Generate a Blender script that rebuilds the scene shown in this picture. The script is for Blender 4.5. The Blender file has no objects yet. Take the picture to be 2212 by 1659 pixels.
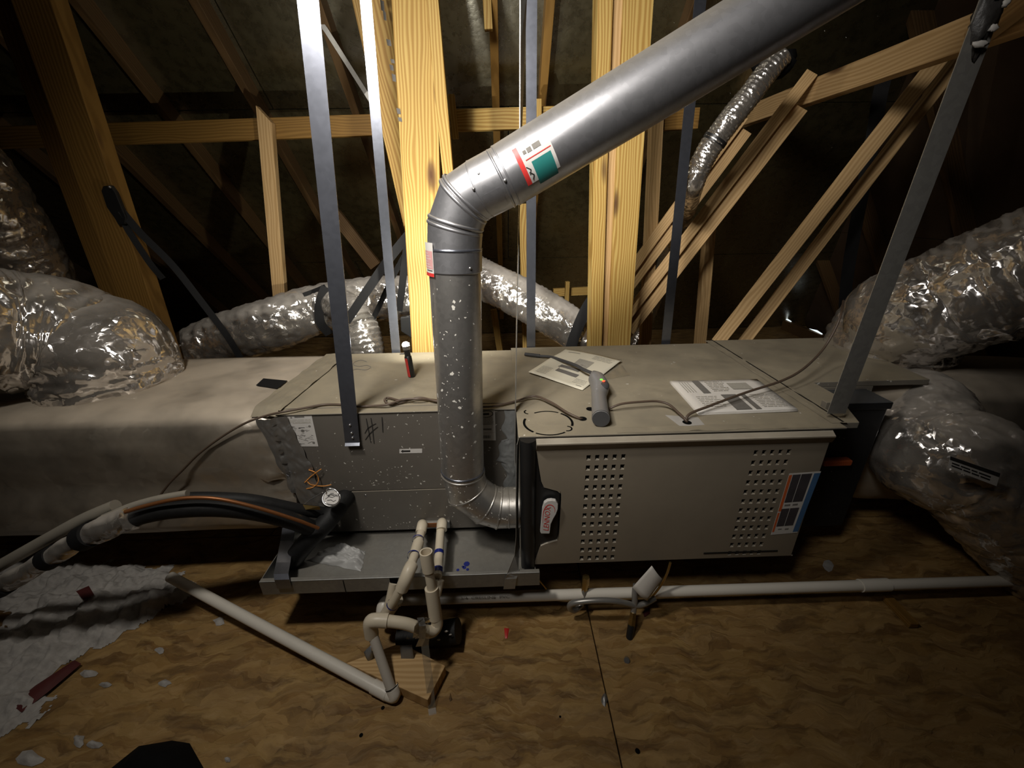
import bpy, bmesh, math, random
from mathutils import Vector, Matrix, noise
V = Vector
random.seed(7)
scene = bpy.context.scene
col = scene.collection

# ------------------------------------------------------------------ camera
F_PX, PITCH, YAW, ROLL = 882.24, 0.407847, 0.0212882, -0.0171305
FW = V((math.sin(YAW) * math.cos(PITCH), math.cos(YAW) * math.cos(PITCH), -math.sin(PITCH)))
RT = V((math.cos(YAW), -math.sin(YAW), 0))
UP = RT.cross(FW)
RT, UP = RT * math.cos(ROLL) + UP * math.sin(ROLL), UP * math.cos(ROLL) - RT * math.sin(ROLL)
CAM = V((0, 0, 1.25))
cd = bpy.data.cameras.new('camera')
cd.sensor_fit = 'HORIZONTAL'
cd.sensor_width = 36
cd.lens = 36 * F_PX / 2212
cd.clip_start = 0.02
cam = bpy.data.objects.new('camera', cd)
col.objects.link(cam)
cam.matrix_world = Matrix(((RT.x, UP.x, -FW.x, CAM.x), (RT.y, UP.y, -FW.y, CAM.y), (RT.z, UP.z, -FW.z, CAM.z), (0, 0, 0, 1)))
scene.camera = cam

# ------------------------------------------------------------------ world, lights, exposure
w = bpy.data.worlds.new('attic_dark')
scene.world = w
w.use_nodes = True
w.node_tree.nodes['Background'].inputs[0].default_value = (0.10, 0.085, 0.07, 1)
w.node_tree.nodes['Background'].inputs[1].default_value = 0.02
scene.view_settings.view_transform = 'Standard'
scene.view_settings.look = 'None'
scene.view_settings.exposure = 0.0
scene.view_settings.gamma = 1.0
scene.view_settings.use_curve_mapping = False


def light(name, kind, loc, energy, color, target=None, **kw):
    d = bpy.data.lights.new(name, kind)
    d.energy = energy
    d.color = color
    for k, v in kw.items():
        setattr(d, k, v)
    o = bpy.data.objects.new(name, d)
    col.objects.link(o)
    o.location = loc
    if target is not None:
        o.rotation_euler = (V(target) - V(loc)).to_track_quat('-Z', 'Y').to_euler()
    return o


# the work lamp hung from the ridge, a little left of and above the photographer
light('work_lamp', 'SPOT', (-0.66, 0.42, 2.12), 56, (1.0, 0.94, 0.855), (-0.42, 1.42, 0.80),
      spot_size=math.radians(112), spot_blend=1.0, shadow_soft_size=0.075)
# broad fill light added behind the photographer to weaken hard shadows, no real lamp
light('soft_fill', 'AREA', (-0.52, -0.10, 2.3), 12.5, (1.0, 0.95, 0.89), (0.08, 1.62, 1.36), shape='DISK', size=0.5, spread=math.radians(74))
# the upright penlight on the coil cabinet
PEN = V((-0.335, 1.385, 0.69))


def at(u, v, **k):
    """the point on the plane X=, Y= or Z= that lies along pixel (u, v) of the 2212 x 1659 frame"""
    d = RT * ((u - 1106) / F_PX) - UP * ((v - 829.5) / F_PX) + FW
    (ax, val), = k.items()
    i = 'XYZ'.index(ax)
    return CAM + d * ((val - CAM[i]) / d[i])


# ------------------------------------------------------------------ node helpers / materials
class NT:
    def __init__(s, name):
        s.m = bpy.data.materials.new(name)
        s.m.use_nodes = True
        s.t = s.m.node_tree
        s.b = s.t.nodes['Principled BSDF']
        s.out = s.t.nodes['Material Output']

    def n(s, kind, **kw):
        nd = s.t.nodes.new('ShaderNode' + kind)
        for k, v in kw.items():
            setattr(nd, k, v)
        return nd

    def l(s, a, b):
        s.t.links.new(a, b)

    def val(s, sock, v):
        if hasattr(v, 'node'):
            s.l(v, sock)
        else:
            sock.default_value = v

    def coord(s, scale=(1, 1, 1), rnd=False, kind='Object'):
        c = s.n('TexCoord').outputs[kind]
        m = s.n('Mapping')
        m.inputs['Scale'].default_value = scale
        if rnd:
            oi = s.n('ObjectInfo')
            mu = s.n('VectorMath', operation='SCALE')
            cx = s.n('CombineXYZ')
            s.l(oi.outputs['Random'], cx.inputs[0]); s.l(oi.outputs['Random'], cx.inputs[1]); s.l(oi.outputs['Random'], cx.inputs[2])
            s.l(cx.outputs[0], mu.inputs[0]); mu.inputs['Scale'].default_value = 37.0
            ad = s.n('VectorMath', operation='ADD')
            s.l(c, ad.inputs[0]); s.l(mu.outputs[0], ad.inputs[1])
            c = ad.outputs[0]
        s.l(c, m.inputs[0])
        return m.outputs[0]

    def noise(s, vec, scale=5, detail=4, rough=.5, dist=0, out=0):
        nd = s.n('TexNoise')
        s.l(vec, nd.inputs['Vector'])
        nd.inputs['Scale'].default_value = scale
        nd.inputs['Detail'].default_value = detail
        nd.inputs['Roughness'].default_value = rough
        nd.inputs['Distortion'].default_value = dist
        return nd.outputs[out]

    def voro(s, vec, scale=5, feature='F1', out='Distance', rand=1.0):
        nd = s.n('TexVoronoi', feature=feature)
        s.l(vec, nd.inputs['Vector'])
        nd.inputs['Scale'].default_value = scale
        nd.inputs['Randomness'].default_value = rand
        return nd.outputs[out]

    def ramp(s, fac, stops):
        r = s.n('ValToRGB')
        s.l(fac, r.inputs[0])
        e = r.color_ramp.elements
        while len(e) > 1:
            e.remove(e[-1])
        first = True
        for p, c in stops:
            if first:
                e[0].position = p; el = e[0]; first = False
            else:
                el = e.new(p)
            el.color = (c, c, c, 1) if not hasattr(c, '__len__') else (c[0], c[1], c[2], 1)
        return r.outputs[0]

    def mix(s, fac, a, b, blend='MIX'):
        m = s.n('Mix', data_type='RGBA', blend_type=blend)
        s.val(m.inputs[0], fac)
        for i, x in ((6, a), (7, b)):
            if hasattr(x, 'node'):
                s.l(x, m.inputs[i])
            else:
                m.inputs[i].default_value = (x[0], x[1], x[2], 1)
        return m.outputs[2]

    def math(s, op, a, b=None, clamp=False):
        m = s.n('Math', operation=op)
        m.use_clamp = clamp
        s.val(m.inputs[0], a)
        if b is not None:
            s.val(m.inputs[1], b)
        return m.outputs[0]

    def bump(s, h, strength=.3, dist=.01):
        b = s.n('Bump')
        s.l(h, b.inputs['Height'])
        b.inputs['Strength'].default_value = strength
        b.inputs['Distance'].default_value = dist
        s.l(b.outputs[0], s.b.inputs['Normal'])
        return b

    def set(s, **k):
        names = dict(color='Base Color', rough='Roughness', metal='Metallic', spec='Specular IOR Level', alpha='Alpha',
                     trans='Transmission Weight', emit='Emission Color', emit_s='Emission Strength', coat='Coat Weight', sss='Subsurface Weight')
        for kk, v in k.items():
            so = s.b.inputs[names[kk]]
            if hasattr(v, 'node'):
                s.l(v, so)
            elif hasattr(v, '__len__'):
                so.default_value = (v[0], v[1], v[2], 1)
            else:
                so.default_value = v
        return s

    def upness(s, lo=.35, hi=.85):
        g = s.n('NewGeometry')
        sp = s.n('SeparateXYZ')
        s.l(g.outputs['Normal'], sp.inputs[0])
        mr = s.n('MapRange')
        s.l(sp.outputs[2], mr.inputs[0])
        mr.inputs[1].default_value = lo
        mr.inputs[2].default_value = hi
        return mr.outputs[0]

    def dust(s, amount=.9, color=(.30, .265, .205), lo=.3, hi=.85, nscale=9, fl=None):
        """dust that has settled on the faces that look up: a matt layer over the surface"""
        d = s.n('BsdfDiffuse')
        n1 = s.noise(s.coord(), nscale, 5, .6)
        c = s.mix(n1, tuple(x * .78 for x in color), tuple(min(1, x * 1.2) for x in color))
        s.l(c, d.inputs['Color'])
        st = s.noise(s.coord((1, 1.6, 1)), 3.1, 6, .7)
        c = s.mix(s.ramp(st, [(.50, 0), (.68, .42)]), c, tuple(x * .55 for x in color))
        if fl:
            c, _ = s.flecks(c, *fl)
        s.l(c, d.inputs['Color'])
        f = s.math('MULTIPLY', s.upness(lo, hi), s.ramp(n1, [(.2, .55), (.6, 1)]))
        f = s.math('MULTIPLY', f, amount, True)
        mx = s.n('MixShader')
        s.l(f, mx.inputs[0]); s.l(s.b.outputs[0], mx.inputs[1]); s.l(d.outputs[0], mx.inputs[2])
        s.l(mx.outputs[0], s.out.inputs[0])
        return s

    def flecks(s, base, scale=55, dens=.72, size=.16, color=(.62, .6, .54), cluster=None):
        """dried paint and plaster flecks spattered over a surface"""
        vec = s.coord()
        nd = s.n('TexVoronoi', feature='F1')
        wv = s.n('VectorMath', operation='ADD')
        nz = s.n('TexNoise'); s.l(vec, nz.inputs['Vector']); nz.inputs['Scale'].default_value = 80
        sc = s.n('VectorMath', operation='SCALE'); s.l(nz.outputs['Color'], sc.inputs[0]); sc.inputs['Scale'].default_value = .018
        s.l(vec, wv.inputs[0]); s.l(sc.outputs[0], wv.inputs[1])
        s.l(wv.outputs[0], nd.inputs['Vector'])
        nd.inputs['Scale'].default_value = scale
        sep = s.n('SeparateColor')
        s.l(nd.outputs['Color'], sep.inputs[0])
        pick = s.math('GREATER_THAN', sep.outputs[0], dens)
        if cluster is not None:
            pick = s.math('GREATER_THAN', s.math('ADD', sep.outputs[0], s.math('MULTIPLY', s.math('SUBTRACT', cluster, .5), .55)), dens)
        lim = s.math('MULTIPLY', sep.outputs[1], size)
        spot = s.math('LESS_THAN', nd.outputs['Distance'], lim)
        f = s.math('MULTIPLY', pick, spot)
        return s.mix(f, base, color), f


def simple(name, color, rough=.6, metal=0, spec=.5, var=.12, nscale=30, bump=0):
    t = NT(name)
    n = t.noise(t.coord(rnd=True), nscale, 4, .6)
    t.set(color=t.mix(n, tuple(c * (1 - var) for c in color), tuple(min(1, c * (1 + var)) for c in color)), rough=rough, metal=metal, spec=spec)
    if bump:
        t.bump(n, bump, .004)
    return t


def wood(name, light_c, dark_c, knot=(.09, .04, .015), rough=.65):
    t = NT(name)
    v = t.coord((1, 1, 1), rnd=True)
    warp = t.n('VectorMath', operation='ADD')
    mp = t.n('Mapping'); mp.inputs['Scale'].default_value = (1.3, 7, 7); t.l(v, mp.inputs[0])
    nz = t.n('TexNoise'); t.l(mp.outputs[0], nz.inputs['Vector']); nz.inputs['Scale'].default_value = 1.3; nz.inputs['Detail'].default_value = 2
    sc = t.n('VectorMath', operation='SCALE'); t.l(nz.outputs['Color'], sc.inputs[0]); sc.inputs['Scale'].default_value = .075
    t.l(v, warp.inputs[0]); t.l(sc.outputs[0], warp.inputs[1])
    mp2 = t.n('Mapping'); mp2.inputs['Scale'].default_value = (.06, 1, 1); t.l(warp.outputs[0], mp2.inputs[0])
    wv = t.n('TexWave', wave_type='BANDS', bands_direction='Y')
    t.l(mp2.outputs[0], wv.inputs['Vector'])
    wv.inputs['Scale'].default_value = 26; wv.inputs['Distortion'].default_value = 1.6; wv.inputs['Detail'].default_value = 2; wv.inputs['Detail Scale'].default_value = 1.2
    mp3 = t.n('Mapping'); mp3.inputs['Scale'].default_value = (4, 160, 160); t.l(v, mp3.inputs[0])
    fib = t.noise(mp3.outputs[0], 1, 3, .6)
    f = t.math('ADD', t.math('MULTIPLY', t.ramp(wv.outputs[0], [(.15, 0), (.85, 1)]), .75), t.math('MULTIPLY', fib, .25))
    c = t.mix(f, dark_c, light_c)
    big = t.noise(v, 2.2, 3, .5)
    c = t.mix(t.math('MULTIPLY', big, .35), c, dark_c)
    mp4 = t.n('Mapping'); mp4.inputs['Scale'].default_value = (2.2, 7.5, 7.5); t.l(warp.outputs[0], mp4.inputs[0])
    kd = t.voro(mp4.outputs[0], 1.0)
    kf = t.ramp(kd, [(.03, 1), (.085, .75), (.15, 0)])
    c = t.mix(kf, c, knot)
    t.set(color=c, rough=rough, spec=.3)
    t.bump(f, .12, .003)
    return t.m


MAT = {}
MAT['pine'] = wood('pine_wood', (.56, .40, .130), (.32, .175, .036))
MAT['knotty'] = wood('knotty_pine_wood', (.40, .27, .085), (.22, .115, .026))
MAT['tan'] = wood('tan_wood', (.62, .42, .205), (.44, .275, .115))
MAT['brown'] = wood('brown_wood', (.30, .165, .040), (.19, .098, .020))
MAT['rafter'] = wood('dimmed_rafter_wood', (.15, .085, .034), (.09, .05, .018))  # brown darkened: the weak light on the rafters is put into the colour


def mk_osb():
    t = NT('osb_board')
    v = t.coord()
    nz = t.n('TexNoise'); t.l(v, nz.inputs['Vector']); nz.inputs['Scale'].default_value = 7; nz.inputs['Detail'].default_value = 4
    sc = t.n('VectorMath', operation='SCALE'); t.l(nz.outputs['Color'], sc.inputs[0]); sc.inputs['Scale'].default_value = .11
    ad = t.n('VectorMath', operation='ADD'); t.l(v, ad.inputs[0]); t.l(sc.outputs[0], ad.inputs[1])
    res = None
    h = None
    for rot, scl in ((.15, (7, 40, 10)), (.75, (8, 36, 10)), (-.5, (7, 42, 10)), (1.5, (9, 38, 10))):
        m = t.n('Mapping'); m.inputs['Rotation'].default_value = (0, 0, rot); m.inputs['Scale'].default_value = scl
        t.l(ad.outputs[0], m.inputs[0])
        nd = t.n('TexVoronoi', feature='SMOOTH_F1'); t.l(m.outputs[0], nd.inputs['Vector']); nd.inputs['Scale'].default_value = 1; nd.inputs['Smoothness'].default_value = .25
        sp = t.n('SeparateColor'); t.l(nd.outputs['Color'], sp.inputs[0])
        c = t.ramp(sp.outputs[0], [(0, (.235, .128, .040)), (.35, (.30, .175, .055)), (.7, (.37, .235, .085)), (1, (.27, .152, .045))])
        if res is None:
            res, h = c, sp.outputs[0]
        else:
            k = t.ramp(sp.outputs[1], [(.50, 0), (.60, 1)])
            res = t.mix(k, res, c)
            mixh = t.n('Mix', data_type='FLOAT'); t.l(k, mixh.inputs[0]); t.l(h, mixh.inputs[2]); t.l(sp.outputs[0], mixh.inputs[3])
            h = mixh.outputs[0]
    m = t.n('Mapping'); m.inputs['Scale'].default_value = (9, 30, 10); t.l(ad.outputs[0], m.inputs[0])
    fine = t.noise(m.outputs[0], 1, 5, .6)
    res = t.mix(t.ramp(fine, [(.48, 0), (.66, .75)]), res, (.10, .052, .018))
    m = t.n('Mapping'); m.inputs['Scale'].default_value = (16, 60, 10); m.inputs['Rotation'].default_value = (0, 0, .35); t.l(ad.outputs[0], m.inputs[0])
    fib = t.noise(m.outputs[0], 1, 4, .65)
    res = t.mix(t.ramp(fib, [(.52, 0), (.70, .45)]), res, (.50, .34, .16))
    chips = t.n('TexVoronoi', feature='F1'); mc = t.n('Mapping'); mc.inputs['Scale'].default_value = (14, 34, 10); mc.inputs['Rotation'].default_value = (0, 0, -.25); t.l(ad.outputs[0], mc.inputs[0]); t.l(mc.outputs[0], chips.inputs['Vector']); chips.inputs['Scale'].default_value = 1
    cs = t.n('SeparateColor'); t.l(chips.outputs['Color'], cs.inputs[0])
    res = t.mix(t.math('MULTIPLY', t.ramp(cs.outputs[0], [(.62, 0), (.66, 1)]), .38), res, (.43, .27, .105))
    res = t.mix(t.math('MULTIPLY', t.ramp(cs.outputs[2], [(.78, 0), (.82, 1)]), .28), res, (.13, .07, .026))
    dirt = t.noise(v, 2.4, 6, .65)
    res = t.mix(t.ramp(dirt, [(.42, 0), (.75, .5)]), res, (.13, .08, .042))
    t.set(color=res, rough=.66, spec=.3)
    t.bump(t.math('ADD', h, t.math('ADD', t.math('MULTIPLY', fine, 1.0), fib)), .55, .005)
    return t.m


MAT['osb'] = mk_osb()


def mk_galv(name, color, rough, dust=0, flecks=0, streak=0):
    t = NT(name)
    v = t.coord()
    sp = t.voro(v, 90, 'F1', 'Color')
    s = t.n('SeparateColor'); t.l(sp, s.inputs[0])
    c = t.mix(s.outputs[0], tuple(x * .92 for x in color), tuple(min(1, x * 1.06) for x in color))
    n = t.noise(v, 7, 5, .6)
    c = t.mix(t.ramp(n, [(.4, 0), (.8, .35)]), c, tuple(x * .62 for x in color))
    r = t.math('ADD', rough - .06, t.math('MULTIPLY', n, .14))
    t.set(metal=.88, spec=.5)
    if flecks:
        cl = t.noise(v, 2.6, 3, .5)
        c, f0 = t.flecks(c, 62, flecks + .05, .36, cluster=cl)
        c, f1 = t.flecks(c, 150, flecks, .40, cluster=t.noise(v, 5, 3, .5))
        f = t.math('MAXIMUM', f0, f1)
        t.val(t.b.inputs['Metallic'], t.math('MULTIPLY', t.math('SUBTRACT', 1.0, f), .88))
        r = t.math('MAXIMUM', r, t.math('MULTIPLY', f, .8))
    t.set(color=c, rough=r)
    if dust:
        t.dust(dust, lo=.45, hi=.95)
    return t.m


MAT['galv'] = mk_galv('galvanised_strap', (.25, .265, .31), .24)
MAT['galv_dusty'] = mk_galv('galvanised_strap_dusty', (.42, .41, .38), .55)
MAT['flue'] = mk_galv('flue_metal', (.46, .46, .48), .36, dust=.45)
MAT['flue_spot'] = mk_galv('flue_metal_spattered', (.54, .52, .49), .34, dust=.3, flecks=.84)
MAT['pan'] = mk_galv('drain_pan_metal', (.36, .37, .37), .5, dust=.35)


def mk_foil(name, color=(.80, .77, .74), rough=.2, scale=9, facet=.5, dust=.95, lo=.45, hi=.9, dcol=(.30, .27, .23), haze=.22):
    t = NT(name)
    v = t.coord()
    nz = t.n('TexNoise'); t.l(v, nz.inputs['Vector']); nz.inputs['Scale'].default_value = 7; nz.inputs['Detail'].default_value = 4
    sc = t.n('VectorMath', operation='SCALE'); t.l(nz.outputs['Color'], sc.inputs[0]); sc.inputs['Scale'].default_value = .16
    ad = t.n('VectorMath', operation='ADD'); t.l(v, ad.inputs[0]); t.l(sc.outputs[0], ad.inputs[1])
    g = t.n('NewGeometry')
    nrm = g.outputs['Normal']
    for k, (sx, amt) in enumerate((((1, 1.7, 1), facet), ((2.6, 1.6, 2.9), facet * .8), ((6, 7, 5), facet * .45))):
        mp = t.n('Mapping'); mp.inputs['Scale'].default_value = sx; mp.inputs['Rotation'].default_value = (.4 * k, .7, .3 + k); t.l(ad.outputs[0], mp.inputs[0])
        vo = t.n('TexVoronoi', feature='SMOOTH_F1'); t.l(mp.outputs[0], vo.inputs['Vector']); vo.inputs['Scale'].default_value = scale; vo.inputs['Smoothness'].default_value = .12
        su = t.n('VectorMath', operation='SUBTRACT'); t.l(vo.outputs['Color'], su.inputs[0]); su.inputs[1].default_value = (.5, .5, .5)
        s2 = t.n('VectorMath', operation='SCALE'); t.l(su.outputs[0], s2.inputs[0]); s2.inputs['Scale'].default_value = amt
        a2 = t.n('VectorMath', operation='ADD'); t.l(nrm, a2.inputs[0]); t.l(s2.outputs[0], a2.inputs[1])
        nrm = a2.outputs[0]
    no = t.n('VectorMath', operation='NORMALIZE'); t.l(nrm, no.inputs[0])
    t.l(no.outputs[0], t.b.inputs['Normal'])
    t.set(color=color, metal=1.0, rough=rough)
    d = t.n('BsdfDiffuse')
    n1 = t.noise(v, 6, 5, .6)
    c = t.mix(n1, tuple(x * .78 for x in dcol), tuple(min(1, x * 1.2) for x in dcol))
    t.l(c, d.inputs['Color'])
    f = t.math('MULTIPLY', t.upness(lo, hi), t.ramp(n1, [(.2, .55), (.6, 1)]))
    f = t.math('MAXIMUM', t.math('MULTIPLY', f, dust, True), t.math('MULTIPLY', n1, haze * 2))
    mx = t.n('MixShader')
    t.l(f, mx.inputs[0]); t.l(t.b.outputs[0], mx.inputs[1]); t.l(d.outputs[0], mx.inputs[2])
    t.l(mx.outputs[0], t.out.inputs[0])
    return t.m


MAT['foil'] = mk_foil('crinkled_foil', (.88, .85, .83), .19, 11, .55, .95, .45, .9, (.42, .385, .34), .32)
MAT['foil_wrap'] = mk_foil('duct_wrap_foil', (.50, .46, .40), .40, 7, .26, .97, .35, .8, (.50, .43, .34), .30)
MAT['foil_small'] = mk_foil('ribbed_foil', (.74, .71, .68), .24, 34, .35, .6, .6, .95)
MAT['foil_back'] = mk_foil('back_duct_foil', (.86, .83, .79), .22, 18, .5, .92, .3, .75, (.40, .37, .33))
MAT['foil_tape'] = mk_foil('grey_foil_tape', (.36, .37, .38), .45, 20, .35, .5, .6, .95)


def mk_deck():
    t = NT('foil_faced_decking')
    v = t.coord()
    n = t.noise(v, 22, 5, .65)
    t.set(color=t.mix(n, (.24, .23, .20), (.36, .35, .31)), metal=1.0, rough=t.math('ADD', .20, t.math('MULTIPLY', n, .16)))
    t.bump(t.math('ADD', n, t.noise(v, 5, 3)), .15, .01)
    d = t.n('BsdfDiffuse'); d.inputs[0].default_value = (.30, .25, .11, 1)
    mx = t.n('MixShader'); t.l(t.math('MULTIPLY', n, .22), mx.inputs[0])
    t.l(t.b.outputs[0], mx.inputs[1]); t.l(d.outputs[0], mx.inputs[2]); t.l(mx.outputs[0], t.out.inputs[0])
    return t.m


MAT['deck'] = mk_deck()
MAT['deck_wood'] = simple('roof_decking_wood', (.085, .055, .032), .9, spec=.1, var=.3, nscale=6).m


def mk_paint(name, color, rough=.42, fl=None, dust=.95, metal=.25, dcol=(.345, .305, .235), nscale=5):
    t = NT(name)
    v = t.coord()
    n = t.noise(v, nscale, 6, .62)
    c = t.mix(t.ramp(n, [(.3, 0), (.75, .5)]), color, tuple(x * .62 for x in color))
    if fl:
        c, f = t.flecks(c, fl[0], fl[1], fl[2], cluster=t.noise(v, 3.0, 3, .5))
        c, f = t.flecks(c, fl[0] * 2.1, fl[1] + .05, fl[2], cluster=t.noise(v, 4.0, 3, .5))
    t.set(color=c, rough=rough, metal=metal, spec=.4)
    if dust:
        t.dust(dust, dcol, .4, .9, 7, (62, .93, .22) if fl else None)
    return t.m


MAT['coil'] = mk_paint('grey_coil_panel', (.150, .135, .115), .42, (90, .90, .40))
MAT['furnace_top'] = mk_paint('furnace_grey_paint', (.22, .20, .165), .5, (60, .93, .25), 1.0, .2, (.30, .262, .19))
MAT['door'] = mk_paint('silver_door_paint', (.31, .265, .20), .48, None, .85, .35, (.42, .38, .31), 4)
MAT['pvc'] = simple('cream_pvc', (.68, .60, .46), .38, spec=.45, var=.08, nscale=14).m
MAT['pvc_grey'] = simple('greyed_pvc', (.50, .46, .40), .45, var=.1, nscale=10).m
MAT['sheath'] = simple('dusty_line_sheath', (.27, .245, .20), .6, var=.25, nscale=12).m
MAT['pvc_white'] = simple('white_pvc', (.72, .68, .60), .35, var=.06, nscale=14).m
MAT['primer'] = simple('blue_primer', (.012, .022, .20), .35, var=.3, nscale=60).m
MAT['black'] = simple('black_plastic', (.012, .012, .012), .42, var=.3).m
MAT['black_soft'] = simple('black_foam_rubber', (.010, .010, .010), .62, spec=.35, var=.4, nscale=50, bump=.3).m
MAT['black_matt'] = simple('black_webbing', (.007, .007, .0075), .7, spec=.3, var=.3, nscale=90).m
MAT['filter_black'] = mk_paint('black_filter_box', (.012, .012, .013), .45, (60, .97, .2), .55, .0, (.11, .115, .12))
MAT['cable'] = simple('brown_cable', (.085, .058, .040), .5, var=.2).m
MAT['copper'] = simple('copper_wire', (.27, .105, .035), .4, .5, var=.15).m
MAT['orange'] = simple('orange_wire', (.62, .25, .05), .45, var=.15).m
MAT['brass'] = simple('brass_fitting', (.55, .38, .14), .3, .95, var=.2).m
MAT['steel'] = simple('grey_steel', (.42, .41, .40), .35, .9, var=.15).m
MAT['gas_flex'] = simple('grey_coated_flex', (.30, .29, .27), .32, .5, var=.1).m
MAT['white_metal'] = simple('bright_metal', (.75, .75, .75), .25, .9).m
MAT['paper'] = simple('printed_paper', (.70, .66, .53), .75, var=.06, nscale=8).m
MAT['paper_white'] = simple('white_paper', (.66, .63, .58), .7, var=.05, nscale=8).m
MAT['ink'] = simple('grey_ink', (.16, .15, .135), .8, var=.25, nscale=120).m
MAT['ink_pale'] = simple('pale_ink', (.36, .34, .29), .8, var=.25, nscale=160).m
MAT['ink_black'] = simple('black_ink', (.02, .018, .016), .6, var=.2).m
MAT['label'] = simple('white_label', (.52, .50, .47), .5, var=.08).m
MAT['label_pink'] = simple('pink_label_print', (.50, .27, .26), .5, var=.12, nscale=90).m
MAT['red'] = simple('red_print', (.55, .035, .03), .45, var=.1).m
MAT['red_dark'] = simple('dark_red_paper', (.085, .014, .012), .7, var=.25).m
MAT['teal'] = simple('teal_print', (.02, .17, .155), .45, var=.1).m
MAT['blue'] = simple('blue_print', (.05, .12, .24), .5, var=.12).m
MAT['orange_print'] = simple('orange_print', (.52, .11, .03), .5, var=.12).m
MAT['photo_dark'] = simple('dark_photo_print', (.05, .045, .05), .45, var=.4, nscale=40).m
MAT['tape'] = simple('grey_cloth_tape', (.145, .15, .15), .5, .15, var=.25, nscale=18, bump=.4).m
MAT['mastic'] = simple('grey_mastic', (.17, .175, .17), .6, .1, var=.3, nscale=25, bump=.5).m
MAT['stamp'] = simple('faded_stamp_ink', (.13, .12, .11), .8, var=.3, nscale=90).m
MAT['duct_tape'] = simple('grey_duct_tape', (.20, .21, .22), .4, .3, var=.15, nscale=30).m
MAT['tool_grey'] = simple('grey_tool_plastic', (.18, .175, .17), .45, var=.1).m
MAT['tool_dark'] = simple('dark_grey_rubber', (.05, .05, .052), .6, var=.15).m
MAT['red_tool'] = simple('red_tool_plastic', (.42, .03, .025), .35, var=.1).m
MAT['insul'] = simple('white_blown_wool', (.40, .38, .355), .95, spec=.05, var=.45, nscale=34, bump=1.0).m
MAT['white_film'] = simple('crumpled_white_film', (.46, .46, .45), .45, var=.25, nscale=16, bump=.6).m
MAT['cloth_black'] = simple('black_cloth', (.006, .006, .006), .9, spec=.1, var=.4).m
MAT['hole'] = simple('dark_opening', (.004, .004, .004), .9, spec=.05).m
MAT['dark_line'] = simple('dark_joint', (.02, .018, .015), .8, spec=.1).m
MAT['glue'] = simple('dark_sealant', (.03, .028, .026), .5, var=.5, nscale=60, bump=.5).m
MAT['grey_white'] = simple('plaster_splash', (.40, .38, .35), .7, var=.2).m


def emitter(name, color, strength):
    t = NT(name)
    t.set(color=(0, 0, 0), emit=color, emit_s=strength)
    return t.m


MAT['led'] = emitter('white_led', (1, .98, .95), 60)
MAT['led_green'] = emitter('green_led', (.15, 1, .05), 2.2)
MAT['led_red'] = emitter('red_led', (1, .09, .03), 2.2)
MAT['daylight'] = emitter('daylight_in_gap', (.85, .95, 1.0), 1.1)


def mk_clear():
    t = NT('clear_plastic')
    tr = t.n('BsdfTransparent')
    gl = t.n('BsdfGlossy'); gl.inputs['Roughness'].default_value = .25
    df = t.n('BsdfDiffuse'); df.inputs[0].default_value = (.4, .37, .3, 1)
    m1 = t.n('MixShader'); m1.inputs[0].default_value = .55; t.l(gl.outputs[0], m1.inputs[1]); t.l(df.outputs[0], m1.inputs[2])
    m2 = t.n('MixShader'); m2.inputs[0].default_value = .28; t.l(tr.outputs[0], m2.inputs[1]); t.l(m1.outputs[0], m2.inputs[2])
    t.l(m2.outputs[0], t.out.inputs[0])
    return t.m


MAT['clear'] = mk_clear()


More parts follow.
